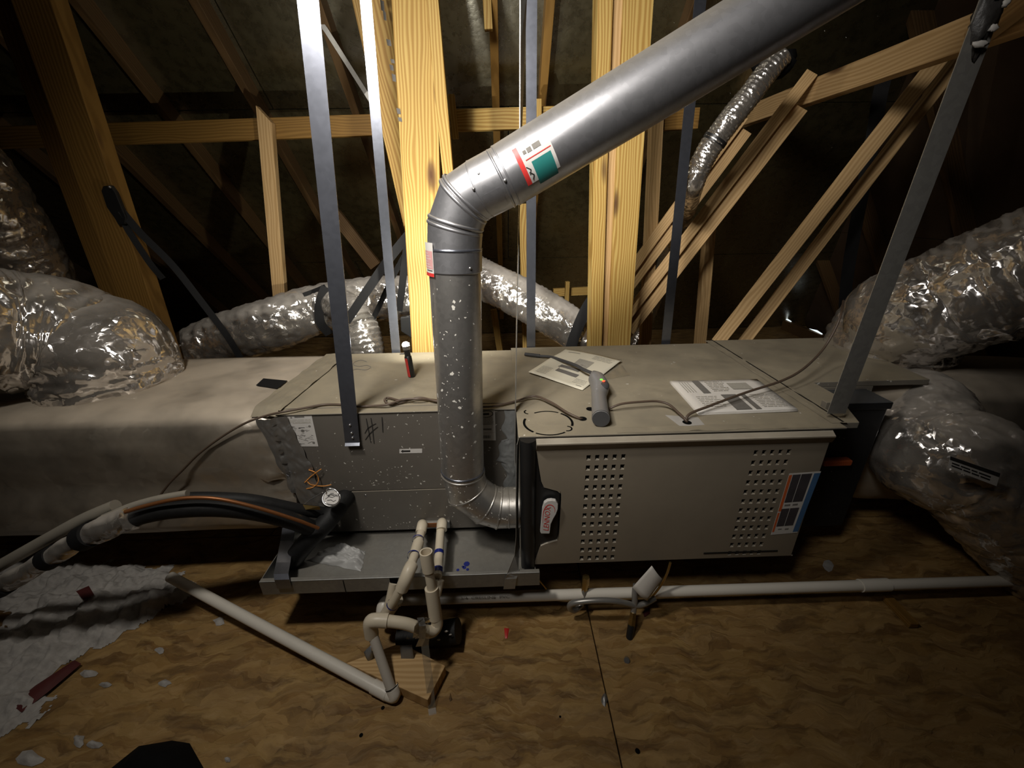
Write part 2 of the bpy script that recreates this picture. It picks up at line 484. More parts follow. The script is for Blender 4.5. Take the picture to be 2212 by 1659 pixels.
# ------------------------------------------------------------------ geometry helpers
class MB:
    def __init__(s):
        s.v = []; s.f = []; s.sm = []

    def add(s, vs, fs, smooth=False):
        o = len(s.v)
        s.v += [V(p) for p in vs]
        s.f += [tuple(i + o for i in f) for f in fs]
        s.sm += [smooth] * len(fs)
        return s

    def box(s, a, b):
        x0, y0, z0 = (min(a[i], b[i]) for i in range(3))
        x1, y1, z1 = (max(a[i], b[i]) for i in range(3))
        return s.add([(x0, y0, z0), (x1, y0, z0), (x1, y1, z0), (x0, y1, z0), (x0, y0, z1), (x1, y0, z1), (x1, y1, z1), (x0, y1, z1)],
                     [(0, 3, 2, 1), (4, 5, 6, 7), (0, 1, 5, 4), (1, 2, 6, 5), (2, 3, 7, 6), (3, 0, 4, 7)])

    def tube(s, pts, r, n=16, caps=True, smooth=True, disp=None):
        pts = [V(p) for p in pts]
        rs = r if hasattr(r, '__len__') else [r] * len(pts)
        m = len(pts)
        tang = []
        for i in range(m):
            tang.append((pts[min(i + 1, m - 1)] - pts[max(i - 1, 0)]).normalized())
        ref = V((0, 0, 1)) if abs(tang[0].z) < .9 else V((0, 1, 0))
        nx = (ref - tang[0] * ref.dot(tang[0])).normalized()
        vs, fs = [], []
        L = 0
        for i in range(m):
            if i:
                L += (pts[i] - pts[i - 1]).length
                nx = (nx - tang[i] * nx.dot(tang[i])).normalized()
            ny = tang[i].cross(nx)
            for k in range(n):
                a = 2 * math.pi * k / n
                d = nx * math.cos(a) + ny * math.sin(a)
                rr = rs[i] + (disp(L, a, pts[i] + d * rs[i]) if disp else 0)
                vs.append(pts[i] + d * rr)
        for i in range(m - 1):
            for k in range(n):
                k2 = (k + 1) % n
                fs.append((i * n + k, i * n + k2, (i + 1) * n + k2, (i + 1) * n + k))
        s.add(vs, fs, smooth)
        if caps:
            s.add([vs[k] for k in range(n)], [tuple(reversed(range(n)))])
            s.add([vs[(m - 1) * n + k] for k in range(n)], [tuple(range(n))])
        return s

    def prism(s, poly, M, z0, z1, smooth=False):
        """polygon in the local xy plane of M, extruded along its z"""
        n = len(poly)
        vs = [M @ V((p[0], p[1], z0)) for p in poly] + [M @ V((p[0], p[1], z1)) for p in poly]
        fs = [tuple(reversed(range(n))), tuple(range(n, 2 * n))]
        fs += [(i, (i + 1) % n, (i + 1) % n + n, i + n) for i in range(n)]
        return s.add(vs, fs, smooth)

    def ribbon(s, pts, side, thick, widths=None):
        """flat strap through pts, side = half-width vector (or list)"""
        m = len(pts)
        pts = [V(p) for p in pts]
        sd = side if isinstance(side, list) else [V(side)] * m
        vs = []
        for i in range(m):
            t = (pts[min(i + 1, m - 1)] - pts[max(i - 1, 0)]).normalized()
            nrm = t.cross(sd[i]).normalized() * (thick / 2)
            vs += [pts[i] - sd[i] - nrm, pts[i] + sd[i] - nrm, pts[i] + sd[i] + nrm, pts[i] - sd[i] + nrm]
        fs = []
        for i in range(m - 1):
            a, b = 4 * i, 4 * (i + 1)
            fs += [(a + j, a + (j + 1) % 4, b + (j + 1) % 4, b + j) for j in range(4)]
        fs += [(3, 2, 1, 0), (4 * m - 4, 4 * m - 3, 4 * m - 2, 4 * m - 1)]
        return s.add(vs, fs)

    def grid(s, fn, nu, nv, smooth=True, thick=None):
        vs = [fn(i / nu, j / nv) for j in range(nv + 1) for i in range(nu + 1)]
        W = nu + 1
        fs = [(j * W + i, j * W + i + 1, (j + 1) * W + i + 1, (j + 1) * W + i) for j in range(nv) for i in range(nu)]
        if thick is None:
            return s.add(vs, fs, smooth)
        vs = [V(p) for p in vs]
        lo = [p - V(thick) for p in vs]
        N = len(vs)
        fs2 = [tuple(reversed([i + N for i in f])) for f in fs]
        rim = []
        b = [i for i in range(W)] + [j * W + nu for j in range(1, nv + 1)] + [nv * W + i for i in range(nu - 1, -1, -1)] + [j * W for j in range(nv - 1, 0, -1)]
        for i in range(len(b)):
            a, c = b[i], b[(i + 1) % len(b)]
            rim.append((a, a + N, c + N, c))
        return s.add(vs + lo, fs + fs2 + rim, smooth)

    def sphere(s, c, r, n=14, m=8, scale=(1, 1, 1), wob=0, seed=0):
        c = V(c)
        vs = [c + V((0, 0, r * scale[2]))]
        for j in range(1, m):
            p = math.pi * j / m
            for i in range(n):
                a = 2 * math.pi * i / n
                d = V((math.sin(p) * math.cos(a), math.sin(p) * math.sin(a), math.cos(p)))
                k = 1 + wob * noise.noise(d * 2.2 + V((seed, seed * 2, 0)))
                vs.append(c + V((d.x * scale[0], d.y * scale[1], d.z * scale[2])) * r * k)
        vs.append(c - V((0, 0, r * scale[2])))
        fs = [(0, 1 + i, 1 + (i + 1) % n) for i in range(n)]
        for j in range(m - 2):
            for i in range(n):
                a = 1 + j * n
                fs.append((a + i, a + n + i, a + n + (i + 1) % n, a + (i + 1) % n))
        e = len(vs) - 1
        a = 1 + (m - 2) * n
        fs += [(e, a + (i + 1) % n, a + i) for i in range(n)]
        return s.add(vs, fs, True)


WORLD = {}


def link(o, parent=None, M=None):
    col.objects.link(o)
    M = M or Matrix.Identity(4)
    if parent is not None:
        o.parent = parent
        o.matrix_basis = WORLD[parent.name].inverted() @ M
    else:
        o.matrix_basis = M
    WORLD[o.name] = M
    return o


def obj(name, mb, mat, parent=None, M=None, bevel=0, label=None):
    """one mesh object; vertices are world coordinates, or local to M when M is given"""
    me = bpy.data.meshes.new(name)
    if M is None:
        c = V((0, 0, 0))
        for p in mb.v:
            c += p
        c /= max(1, len(mb.v))
        M = Matrix.Translation(c)
        vs = [p - c for p in mb.v]
    else:
        vs = mb.v
    me.from_pydata([tuple(p) for p in vs], [], mb.f)
    me.polygons.foreach_set('use_smooth', mb.sm)
    bm = bmesh.new(); bm.from_mesh(me)
    bmesh.ops.recalc_face_normals(bm, faces=bm.faces)
    bm.to_mesh(me); bm.free()
    me.materials.append(MAT[mat] if isinstance(mat, str) else mat)
    o = bpy.data.objects.new(name, me)
    link(o, parent, M)
    if bevel:
        b = o.modifiers.new('edge', 'BEVEL')
        b.width = bevel; b.segments = 2; b.limit_method = 'ANGLE'
    if label:
        o['label'] = label
    return o


def thing(name, label, cat, loc, group=None):
    o = bpy.data.objects.new(name, None)
    o.empty_display_size = .05
    link(o, None, Matrix.Translation(V(loc)))
    return tag(o, label, cat, group)


def tag(o, label, cat, group=None):
    o['label'] = label
    o['category'] = cat
    if group:
        o['group'] = group
    return o


def frame(origin, x, y):
    x = V(x).normalized()
    y = V(y)
    y = (y - x * y.dot(x)).normalized()
    z = x.cross(y)
    return Matrix(((x.x, y.x, z.x, origin[0]), (x.y, y.y, z.y, origin[1]), (x.z, y.z, z.z, origin[2]), (0, 0, 0, 1)))


def spline(pts, n=8):
    pts = [V(p) for p in pts]
    if len(pts) < 3:
        return [pts[0].lerp(pts[1], i / n) for i in range(n + 1)]
    out = []
    P = [pts[0] * 2 - pts[1]] + pts + [pts[-1] * 2 - pts[-2]]
    for i in range(1, len(P) - 2):
        for k in range(n):
            t = k / n
            a, b, c, d = P[i - 1], P[i], P[i + 1], P[i + 2]
            out.append(.5 * ((2 * b) + (c - a) * t + (2 * a - 5 * b + 4 * c - d) * t * t + (3 * b - a - 3 * c + d) * t ** 3))
    out.append(pts[-1])
    return out


def lerp_list(vals, n):
    out = []
    for i in range(n):
        t = i / (n - 1) * (len(vals) - 1)
        k = min(int(t), len(vals) - 2)
        out.append(vals[k] + (vals[k + 1] - vals[k]) * (t - k))
    return out


def text_into(mb, s, size, M, thick=.0006, align='CENTER', shear=0, sx=1):
    """add the lettering s, lying in the local xy plane of M"""
    c = bpy.data.curves.new('lettering', 'FONT')
    c.body = s; c.size = size; c.align_x = align; c.align_y = 'CENTER'; c.shear = shear
    c.resolution_u = 2
    c.fill_mode = 'FRONT'
    o = bpy.data.objects.new('lettering_tmp', c)
    col.objects.link(o)
    dg = bpy.context.evaluated_depsgraph_get()
    me = bpy.data.meshes.new_from_object(o.evaluated_get(dg))
    mb.add([M @ V((v.co.x * sx, v.co.y, thick)) for v in me.vertices], [tuple(p.vertices) for p in me.polygons])
    bpy.data.objects.remove(o); bpy.data.meshes.remove(me); bpy.data.curves.remove(c)


def board(name, A, B, wdir, wid, thk, mat, parent=None, bevel=.0025, taper=None, sag=0):
    """a plank from A to B; wid along wdir, thk across both"""
    A, B = V(A), V(B)
    L = (B - A).length
    M = frame(A, B - A, wdir)
    mb = MB()
    n = 10
    vs = []
    for i in range(n + 1):
        x = L * i / n
        w2 = wid / 2
        y = .0018 * noise.noise(V((x * 1.7 + A.x * 9, A.y * 5, A.z)))
        vs += [(x, -w2 + y, -thk / 2), (x, w2 + y, -thk / 2), (x, w2 + y, thk / 2), (x, -w2 + y, thk / 2)]
    if taper:  # skewed end cut (end A, end B)
        for k in range(4):
            p = vs[k]; vs[k] = (p[0] + taper[0] * (1 if p[1] > 0 else -1), p[1], p[2])
            p = vs[-4 + k]; vs[-4 + k] = (p[0] + taper[1] * (1 if p[1] > 0 else -1), p[1], p[2])
    fs = []
    for i in range(n):
        a, b = 4 * i, 4 * i + 4
        fs += [(a + j, a + (j + 1) % 4, b + (j + 1) % 4, b + j) for j in range(4)]
    fs += [(3, 2, 1, 0), (4 * n, 4 * n + 1, 4 * n + 2, 4 * n + 3)]
    mb.add(vs, fs)
    return obj(name, mb, mat, parent, M, bevel)


def quad_on(name, corners, off, mat, parent, thick=.0012, n=None):
    """thin sheet through four corners (tl, tr, br, bl), lifted off along its normal by off"""
    c = [V(p) for p in corners]
    nrm = (c[1] - c[0]).cross(c[3] - c[0]).normalized()
    if n is not None and nrm.dot(V(n)) < 0:
        nrm = -nrm
    mb = MB()
    a = [p + nrm * off for p in c]
    b = [p + nrm * (off + thick) for p in c]
    mb.add(a + b, [(0, 1, 2, 3), (7, 6, 5, 4), (0, 4, 5, 1), (1, 5, 6, 2), (2, 6, 7, 3), (3, 7, 4, 0)])
    return obj(name, mb, mat, parent)


def bil(c, s, t):
    """bilinear point in quad (tl, tr, br, bl)"""
    return (c[0].lerp(c[1], s)).lerp(c[3].lerp(c[2], s), t)


def sub_quad(c, s0, t0, s1, t1):
    return [bil(c, s0, t0), bil(c, s1, t0), bil(c, s1, t1), bil(c, s0, t1)]


def prints(name, c, rects, off, mat, parent, n, thick=.0004):
    """flat print: bars on a sheet, one mesh"""
    mb = MB()
    nrm = (c[1] - c[0]).cross(c[3] - c[0]).normalized()
    if nrm.dot(V(n)) < 0:
        nrm = -nrm
    for r in rects:
        q = [p + nrm * off for p in sub_quad(c, *r)]
        mb.add(q, [(0, 1, 2, 3)])
    return obj(name, mb, mat, parent)


def lines(s0, t0, s1, t1, n, h=.35, jitter=.25, seed=1):
    """text-like rows inside a box"""
    rnd = random.Random(seed)
    out = []
    for i in range(n):
        t = t0 + (t1 - t0) * i / n
        x = s0
        while x < s1 - .02:
            wd = (s1 - s0) * rnd.uniform(.12, .35)
            e = min(s1 - (s1 - s0) * jitter * rnd.random() * .5, x + wd)
            if e > x:
                out.append((x, t, e, t + (t1 - t0) / n * h))
            x = x + wd + (s1 - s0) * .03
    return out


def disc(mb, c, nrm, r, n=24, ref=(1, 0, 0)):
    nrm = V(nrm).normalized()
    x = V(ref) - nrm * V(ref).dot(nrm)
    x.normalize()
    y = nrm.cross(x)
    mb.add([V(c) + x * r * math.cos(2 * math.pi * i / n) + y * r * math.sin(2 * math.pi * i / n) for i in range(n)], [tuple(range(n))])


def flex(name, label, pts, radii, mat='foil', amp=.012, seed=0, rib=.0, pitch=.05, n=72, per=26, rough=1.0, cat='duct', caps=True, flat=0):
    path = spline(pts, per)
    rs = lerp_list(radii, len(path))

    def d(L, a, p):
        q = p + V((seed * 3.1, seed * 1.7, seed))
        c1 = 1 - abs(noise.noise(q * 9.0)) * 2
        c2 = 1 - abs(noise.noise(V((L * 26 + seed, math.cos(a) * 3.2, math.sin(a) * 3.2)))) * 2.2
        c3 = noise.noise(q * 34)
        return amp * (.45 * c1 + .6 * c2 * rough + .22 * c3) + rib * math.sin(2 * math.pi * L / pitch)
    mb = MB().tube(path, rs, n, caps, True, d)
    o = obj(name, mb, mat)
    return tag(o, label, cat)

# ================================================================== the attic shell
# floor: OSB panels with real joints over a dark subfloor
fl = obj('floor', MB().box((-3.3, -2.2, -.06), (3.4, 4.4, -.022)), 'dark_line')
fl['kind'] = 'structure'
for x0, x1, y0, y1, dz in ((-2.174, .261, -2.2, 1.35, 0), (.265, 2.70, -2.2, 1.35, -.0015), (-3.3, -2.178, -2.2, 1.35, 0), (2.704, 3.4, -2.2, 1.35, 0),
                           (-3.3, -1.0, 1.354, 4.4, 0), (-.996, 1.44, 1.354, 4.4, 0), (1.444, 3.4, 1.354, 4.4, 0)):
    obj('osb_panel', MB().box((x0, y0, -.02), (x1, y1, dz)), 'osb', fl, bevel=.0015)

# roof: one slope falling away behind the unit, one falling to the right, one behind the photographer
ce = thing('ceiling', 'dark roof underside of foil faced decking on rafters', 'roof', (0, 2, 2))
del ce['category']
ce['kind'] = 'structure'


def roof_pt(u, s, base, du, ds):
    return V(base) + V(du) * u + V(ds) * s


def slope(base, du, ds, ulen, slen, pu, ps, mat, rows_shift=True, t=.012):
    nrm = V(du).cross(V(ds)).normalized()
    r = 0
    s0 = 0
    while s0 < slen - .01:
        s1 = min(s0 + ps, slen)
        u0 = -(pu / 2 if r % 2 and rows_shift else 0)
        while u0 < ulen - .01:
            a, b = max(u0, 0), min(u0 + pu, ulen)
            if b - a > .02:
                q = [roof_pt(a + .003, s0 + .003, base, du, ds), roof_pt(b - .003, s0 + .003, base, du, ds), roof_pt(b - .003, s1 - .003, base, du, ds), roof_pt(a + .003, s1 - .003, base, du, ds)]
                mb = MB()
                mb.add(q + [p + nrm * t for p in q], [(0, 1, 2, 3), (7, 6, 5, 4), (0, 4, 5, 1), (1, 5, 6, 2), (2, 6, 7, 3), (3, 7, 4, 0)])
                obj('decking_panel', mb, mat, ce)
            u0 += pu
        s0 = s1
        r += 1


K = math.sqrt(.5)
RB = 4.30   # back slope: z = RB - y
slope((-3.6, RB - .02, .02), (1, 0, 0), (0, -K, K), 7.4, 5.3, 2.44, 1.22, 'deck')
RR = 3.30   # right slope: z = RR - x
KX, KZ = 1 / math.sqrt(3.25), 1.5 / math.sqrt(3.25)     # z = 1.5 (RR - x)
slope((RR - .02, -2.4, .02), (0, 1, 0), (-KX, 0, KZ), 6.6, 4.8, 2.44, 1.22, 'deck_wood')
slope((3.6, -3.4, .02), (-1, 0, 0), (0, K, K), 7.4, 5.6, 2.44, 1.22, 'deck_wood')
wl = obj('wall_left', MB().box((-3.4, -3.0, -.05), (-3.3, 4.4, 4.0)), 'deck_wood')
wl['kind'] = 'structure'
# rafters under the back slope
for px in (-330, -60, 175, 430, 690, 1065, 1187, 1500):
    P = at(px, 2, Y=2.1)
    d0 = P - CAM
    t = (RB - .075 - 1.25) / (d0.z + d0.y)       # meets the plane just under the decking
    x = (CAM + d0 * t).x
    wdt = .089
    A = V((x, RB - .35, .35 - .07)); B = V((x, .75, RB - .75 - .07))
    board('rafter', A, B, (0, K, K), wdt, .038, 'rafter' if px not in (1065, 1187) else 'brown', ce)  # the penlit centre pair gets a lighter brown, the others the dimmed one
# rafters under the right slope
for y in (-.2, .45, 1.06, 1.67, 2.28, 2.89, 3.5):
    A = V((RR - .20, y, .30 - .09)); B = V((1.1, y, 1.5 * (RR - 1.1) - .09))
    board('rafter', A, B, (KZ, 0, KX), .089, .038, 'rafter', ce)
# the far eave: blocking with three slits of daylight between the rafters
tr = obj('trim_1', MB().box((RR - .30, -1.5, 0), (RR - .26, 4.2, .10)), 'rafter')
tr['kind'] = 'structure'
for (u, v), (u2, v2) in (((1553, 629), (1562, 634)), ((1589, 645), (1604, 652)), ((1683, 683), (1710, 694)), ((1750, 710), (1777, 721))):
    A = at(u, v, X=RR - .28); B = at(u2, v2, X=RR - .28)
    mb = MB()
    mb.prism([(0, 0), (1, -.006 / .03), (1, 0), (.55, .012 / .03)], frame(A, B - A, (0, 0, 1)) @ Matrix.Diagonal(((B - A).length, .03, 1, 1)), 0, .01)
    g = obj('daylight_gap', mb, 'daylight', tr)

# ================================================================== framing timber behind and around the unit


def lumber(name, label, cat, a, b, wpx_dir, wid, thk, mat, group=None, **k):
    a, b = V(a), V(b)
    if k.pop('down', False):      # stand it on the floor, out of sight behind the unit
        a = a + (a - b) * (a.z / (b.z - a.z))
    o = board(name, a, b, wpx_dir, wid, thk, mat, **k)
    return tag(o, label, cat, group)


RTX = (1, 0, 0)
# thick centre-left post: 2x6 face, a 2x4 beside it, and a leaning knotty board behind it
lumber('post', 'thick bright pine post lit by the penlight, left of the flue elbow', 'post',
       at(926, 748, Y=1.83), at(893, -60, Y=1.83), RTX, .149, .038, 'pine', down=True)
po = bpy.data.objects['post']
for i, (u, v, w2, h2) in enumerate(((826, 12, 5, 13), (831, 34, 4, 11), (840, 92, 6, 8), (848, 132, 5, 5), (846, 146, 5, 7), (851, 168, 5, 9), (861, 240, 5, 7), (864, 258, 5, 5))):
    q = [at(u - w2, v - h2, Y=1.8095), at(u + w2 * .6, v - h2 * .7, Y=1.8095), at(u + w2, v + h2, Y=1.8095), at(u - w2 * .5, v + h2 * .8, Y=1.8095)]
    quad_on('grade_stamp', q, 0, 'stamp', po, .0004, (0, -1, 0))
lumber('post', 'narrow pine stud edge fixed to the right side of the bright penlight-lit post', 'post',
       at(1003, 748, Y=1.785), at(929, -60, Y=1.785), RTX, .042, .038, 'pine', down=True)
lumber('diagonal_brace', 'leaning knotty pine board on the left flank of the bright post', 'beam',
       at(966, 745, Y=1.93), at(795, -60, Y=1.93), RTX, .15, .038, 'knotty', down=True)
# right post
PR = [(1286, -60, 1268, 748), (1309, -60, 1290, 748), (1343, -60, 1312, 748), (1379, -60, 1333, 748)]
lumber('post', 'pine stud with a bark edge, left ply of the post right of the flue elbow', 'post',
       at(1283, 748, Y=1.80), at(1303, -60, Y=1.80), RTX, .052, .089, 'pine', down=True)
lumber('post', 'recessed darker ply in the middle of the right pine post', 'post',
       at(1307, 748, Y=1.815), at(1331, -60, Y=1.815), RTX, .040, .07, 'tan', down=True)
lumber('post', 'wide pine ply forming the right face of the right pine post', 'post',
       at(1332, 748, Y=1.80), at(1376, -60, Y=1.80), RTX, .100, .089, 'pine', down=True)
# far-left post
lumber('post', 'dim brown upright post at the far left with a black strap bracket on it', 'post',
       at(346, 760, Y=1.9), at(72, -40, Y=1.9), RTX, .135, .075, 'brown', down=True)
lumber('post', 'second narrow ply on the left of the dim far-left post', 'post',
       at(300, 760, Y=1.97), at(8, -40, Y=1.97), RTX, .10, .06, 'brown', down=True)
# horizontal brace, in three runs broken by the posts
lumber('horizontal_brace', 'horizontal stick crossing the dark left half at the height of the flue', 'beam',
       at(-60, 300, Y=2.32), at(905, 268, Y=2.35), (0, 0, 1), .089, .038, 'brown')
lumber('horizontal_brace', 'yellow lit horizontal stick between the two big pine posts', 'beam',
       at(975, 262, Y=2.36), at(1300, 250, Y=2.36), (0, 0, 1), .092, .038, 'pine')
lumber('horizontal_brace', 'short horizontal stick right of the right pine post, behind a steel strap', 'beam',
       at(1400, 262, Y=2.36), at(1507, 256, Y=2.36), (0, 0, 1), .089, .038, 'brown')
lumber('timber_block', 'small upright block nailed to the end of the yellow horizontal stick', 'timber',
       at(984, 300, Y=2.32), at(975, 205, Y=2.32), RTX, .03, .04, 'pine')
lumber('timber_block', 'small upright block at the right end of the yellow stick beside a steel strap', 'timber',
       at(1163, 262, Y=2.32), at(1163, 215, Y=2.32), RTX, .03, .04, 'pine')
lumber('timber_block', 'short pale block hanging on the rafter at the top between the posts', 'timber',
       at(1056, 66, Y=2.15), at(1052, -6, Y=2.15), RTX, .034, .03, 'pine')
lumber('horizontal_brace', 'low yellow stick near the far eave between flue and right post', 'beam',
       at(1195, 632, Y=3.2), at(1275, 628, Y=3.2), (0, 0, 1), .06, .038, 'pine')
lumber('timber_block', 'small yellow block standing on the low stick near the far eave', 'timber',
       at(1224, 650, Y=3.1), at(1226, 608, Y=3.1), RTX, .03, .04, 'pine')
lumber('stud', 'thin yellow stud standing at the eave just right of the flue', 'post',
       at(1078, 745, Y=2.9), at(1066, 668, Y=2.9), RTX, .045, .038, 'pine', down=True)
lumber('stud', 'thin yellow stud half hidden behind the steel strap right of the flue', 'post',
       at(1136, 745, Y=2.5), at(1129, 440, Y=2.5), RTX, .042, .038, 'pine', down=True)
lumber('stud', 'short slanted stud with a pointed top under the horizontal stick on the left', 'post',
       at(610, 690, Y=2.3), at(574, 248, Y=2.3), RTX, .066, .038, 'tan', taper=(0, -.03))
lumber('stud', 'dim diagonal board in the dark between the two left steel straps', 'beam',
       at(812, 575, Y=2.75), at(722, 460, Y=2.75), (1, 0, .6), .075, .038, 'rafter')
# web members of the right hand trusses


def web(label, p, q, wpx, mat, Y, thk=.038, **k):
    a, b = at(p[0], p[1], Y=Y), at(q[0], q[1], Y=Y)
    m = (a + b) / 2
    d = (m - CAM).dot(FW)
    face = (b - a).cross(m - CAM).normalized()       # the broad face looks out over the aisle
    return lumber('truss_web', label, 'beam', a, b, face, wpx * d / F_PX, thk, mat, **k)


web('upper board of the left pair of slanting truss webs behind the silver vent duct', (1340, 615), (1604, 253), 22, 'tan', 2.25, down=True)
web('lower board of the left pair of slanting truss webs, sawn end near the roof chord', (1340, 647), (1611, 285), 23, 'tan', 2.26, down=True)
web('upper board of the middle pair of slanting truss webs right of the steel strap', (1330, 715), (1752, 160), 23, 'tan', 2.04)
web('lower board of the middle pair of slanting truss webs, sawn end below the chord', (1330, 752), (1729, 236), 26, 'tan', 2.05)
web('front board of the long slanting pair running down to the furnace from the top right', (1546, 745), (2070, 74), 30, 'tan', 1.84, down=True)
web('rear board of the long slanting pair running down to the furnace from the top right', (1602, 745), (2078, 120), 26, 'tan', 1.93, down=True)
lumber('truss_chord', 'long level roof timber receding across the top right behind the flue', 'beam',
       (1.36, .85, 1.685), (1.36, 3.05, 1.685), (0, 0, 1), .089, .05, 'tan')
lumber('truss_chord', 'second roof timber crossing the very top right corner', 'beam',
       at(2098, 90, X=1.30), at(2250, -30, X=1.30), (0, .5, 1), .05, .04, 'tan')
lumber('stud', 'brown upright stud just right of the right pine post', 'post',
       at(1402, 560, Y=2.30), at(1420, 200, Y=2.30), RTX, .06, .05, 'tan', down=True)
lumber('stud', 'reddish brown upright stud under the middle slanting truss webs', 'post',
       at(1511, 750, Y=2.32), at(1533, 480, Y=2.32), RTX, .054, .05, 'tan', down=True)

# ================================================================== furnace
ZT = .69
FX0, FX1, FY, FB, FZ0 = .037, .886, .945, 1.69, .235
fu = thing('furnace', 'horizontal gas furnace with a silver slotted door and dusty grey top', 'furnace', (.48, 1.3, .235))
obj('cabinet', MB().box((FX0, FY + .02, FZ0), (FX1, FB, ZT - .004)), 'furnace_top', fu, bevel=.003)
obj('top_panel', MB().box((FX0 - .003, FY - .004, ZT - .005), (.925, FB + .002, ZT)), 'furnace_top', fu, bevel=.0015)
YD = .93          # face of the door
DX0, DX1, DZ0, DZ1 = .083, .884, .243, .684


def d(u, v):
    p = at(u, v, Y=YD)
    return (p.x, p.z)


# black moulded grip down the left end of the door
grip = [d(1127, 953), d(1158, 957), d(1163, 1010), d(1168, 1040), d(1174, 1053), d(1203, 1061), d(1211, 1068), d(1211, 1078), d(1206, 1160), d(1203, 1168),
        d(1178, 1175), d(1167, 1180), d(1152, 1230), d(1127, 1232)]
XZ = frame((0, YD, 0), (1, 0, 0), (0, 0, 1))      # local z = -Y (towards the viewer)
lip_x = grip[1][0]
mb = MB().prism(grip, XZ, -.03, -.004)
obj('door_grip', mb, 'black', fu, bevel=.004, label='black moulded end grip')
mb = MB()
gx = [FX0 + .002 + i * (lip_x - FX0 - .002) / 7 for i in range(8)]
prof = [(gx[i], -.004 + .019 * math.sin(math.pi * (i + .6) / 8.2)) for i in range(8)]
zt, zb = DZ1 + .001, .236
vs = []
for x, dy in prof:
    vs += [(x, YD - dy, zt), (x, YD - dy, zb)]
vs += [(prof[-1][0], YD + .02, zt), (prof[-1][0], YD + .02, zb), (prof[0][0], YD + .02, zt), (prof[0][0], YD + .02, zb)]
n = len(vs) // 2
mb.add(vs, [(2 * i, 2 * ((i + 1) % n), 2 * ((i + 1) % n) + 1, 2 * i + 1) for i in range(n)], True)
mb.add([vs[2 * i] for i in range(n)], [tuple(range(n))]); mb.add([vs[2 * i + 1] for i in range(n)], [tuple(range(n))])
obj('end_trim', mb, 'black', fu, label='rounded black end trim')
# maker's badge
M = frame(at(1188, 1118, Y=YD - .016), at(1192, 1080, Y=YD - .016) - at(1184, 1160, Y=YD - .016), (-1, 0, 0))
k = .062
badge = [(-.060, .021), (-.055, .0235), (.03, .0235), (.05, .020), (.058, .011), (.060, 0), (.058, -.012), (.047, -.019), (.03, -.020), (.012, -.0165), (-.005, -.010), (-.025, -.0045), (-.058, -.004), (-.060, -.002)]
badge = [(x, y) for x, y in badge]
bd = obj('badge', MB().prism(badge, M, -.012, 0), 'label', fu, bevel=.0015, label='white oval end badge with red lettering')
mb = MB()
text_into(mb, 'LENNOX', .0225, M @ Matrix.Translation((-.006, .0075, 0)), .0006, shear=.25, sx=.95)
obj('lettering', mb, 'red', bd)
mb = MB()
arc = [(-.020, .0195), (.010, .0205), (.030, .018), (.044, .009), (.043, -.003), (.032, -.011), (.018, -.012)]
pts = spline([M @ V((x, y, .0004)) for x, y in arc], 6)
mb.ribbon(pts, [((pts[min(i + 1, len(pts) - 1)] - pts[max(i - 1, 0)]).cross(V((0, -1, 0)))).normalized() * .0012 * math.sin(math.pi * (i + 1) / (len(pts) + 1)) for i in range(len(pts))], .0005)
obj('emblem_arc', mb, 'red', bd)
# the silver door: left flange in one polygon, the slotted field cut through, right chamfer
XL = .150
mb = MB()
sil = [(lip_x + .001, DZ1 - .03)] + [(x + .0015, z) for x, z in grip[2:-2]] + [(grip[-2][0] + .0015, DZ0)]
for (xa_, za_), (xb_, zb_) in zip(sil[:-1], sil[1:]):      # front strips and the return along the grip
    mb.add([(xa_, YD, za_), (XL, YD, za_), (XL, YD, zb_), (xb_, YD, zb_), (xa_, YD + .02, za_), (xb_, YD + .02, zb_)], [(0, 1, 2, 3), (0, 3, 5, 4)])
# hole grid
hx, hz = [], []
for i in range(5):
    hx.append(d(1271.5 + 18.75 * i, 989)[0])
rx = []
for i in range(5):
    rx.append(d(1634 + 17.7 * i, 974)[0])
z_top, z_bot = d(1271.5, 989)[1], d(1252, 1206)[1]
holes_z = [z_top + (z_bot - z_top) * i / 11 for i in range(12)]
hw, hh = .0058, .0082
cols_ = sorted([(x - hw, x + hw) for x in hx + rx])
rows_ = sorted([(z - hh, z + hh) for z in holes_z])
xs = [XL] + [c for p in cols_ for c in p] + [DX1 - .006]
zs = [DZ0] + [c for p in rows_ for c in p] + [DZ1 - .03]
nx, nz = len(xs), len(zs)
base = [(x, YD, z) for z in zs for x in xs]
fs = []
pockets = MB()
for j in range(nz - 1):
    for i in range(nx - 1):
        q = (j * nx + i, j * nx + i + 1, (j + 1) * nx + i + 1, (j + 1) * nx + i)
        inhole = (i % 2 == 1) and (j % 2 == 1)
        if inhole:
            x0, x1, z0, z1 = xs[i], xs[i + 1], zs[j], zs[j + 1]
            mb.add([(x0, YD, z0), (x1, YD, z0), (x1, YD, z1), (x0, YD, z1), (x0, YD + .016, z0), (x1, YD + .007, z0), (x1, YD + .007, z1), (x0, YD + .016, z1)],
                   [(0, 1, 5, 4), (1, 2, 6, 5), (2, 3, 7, 6), (3, 0, 4, 7)])
            pockets.add([(x0, YD + .016, z0), (x1, YD + .007, z0), (x1, YD + .007, z1), (x0, YD + .016, z1)], [(0, 1, 2, 3)])
        else:
            fs.append(q)
mb.add(base, fs)
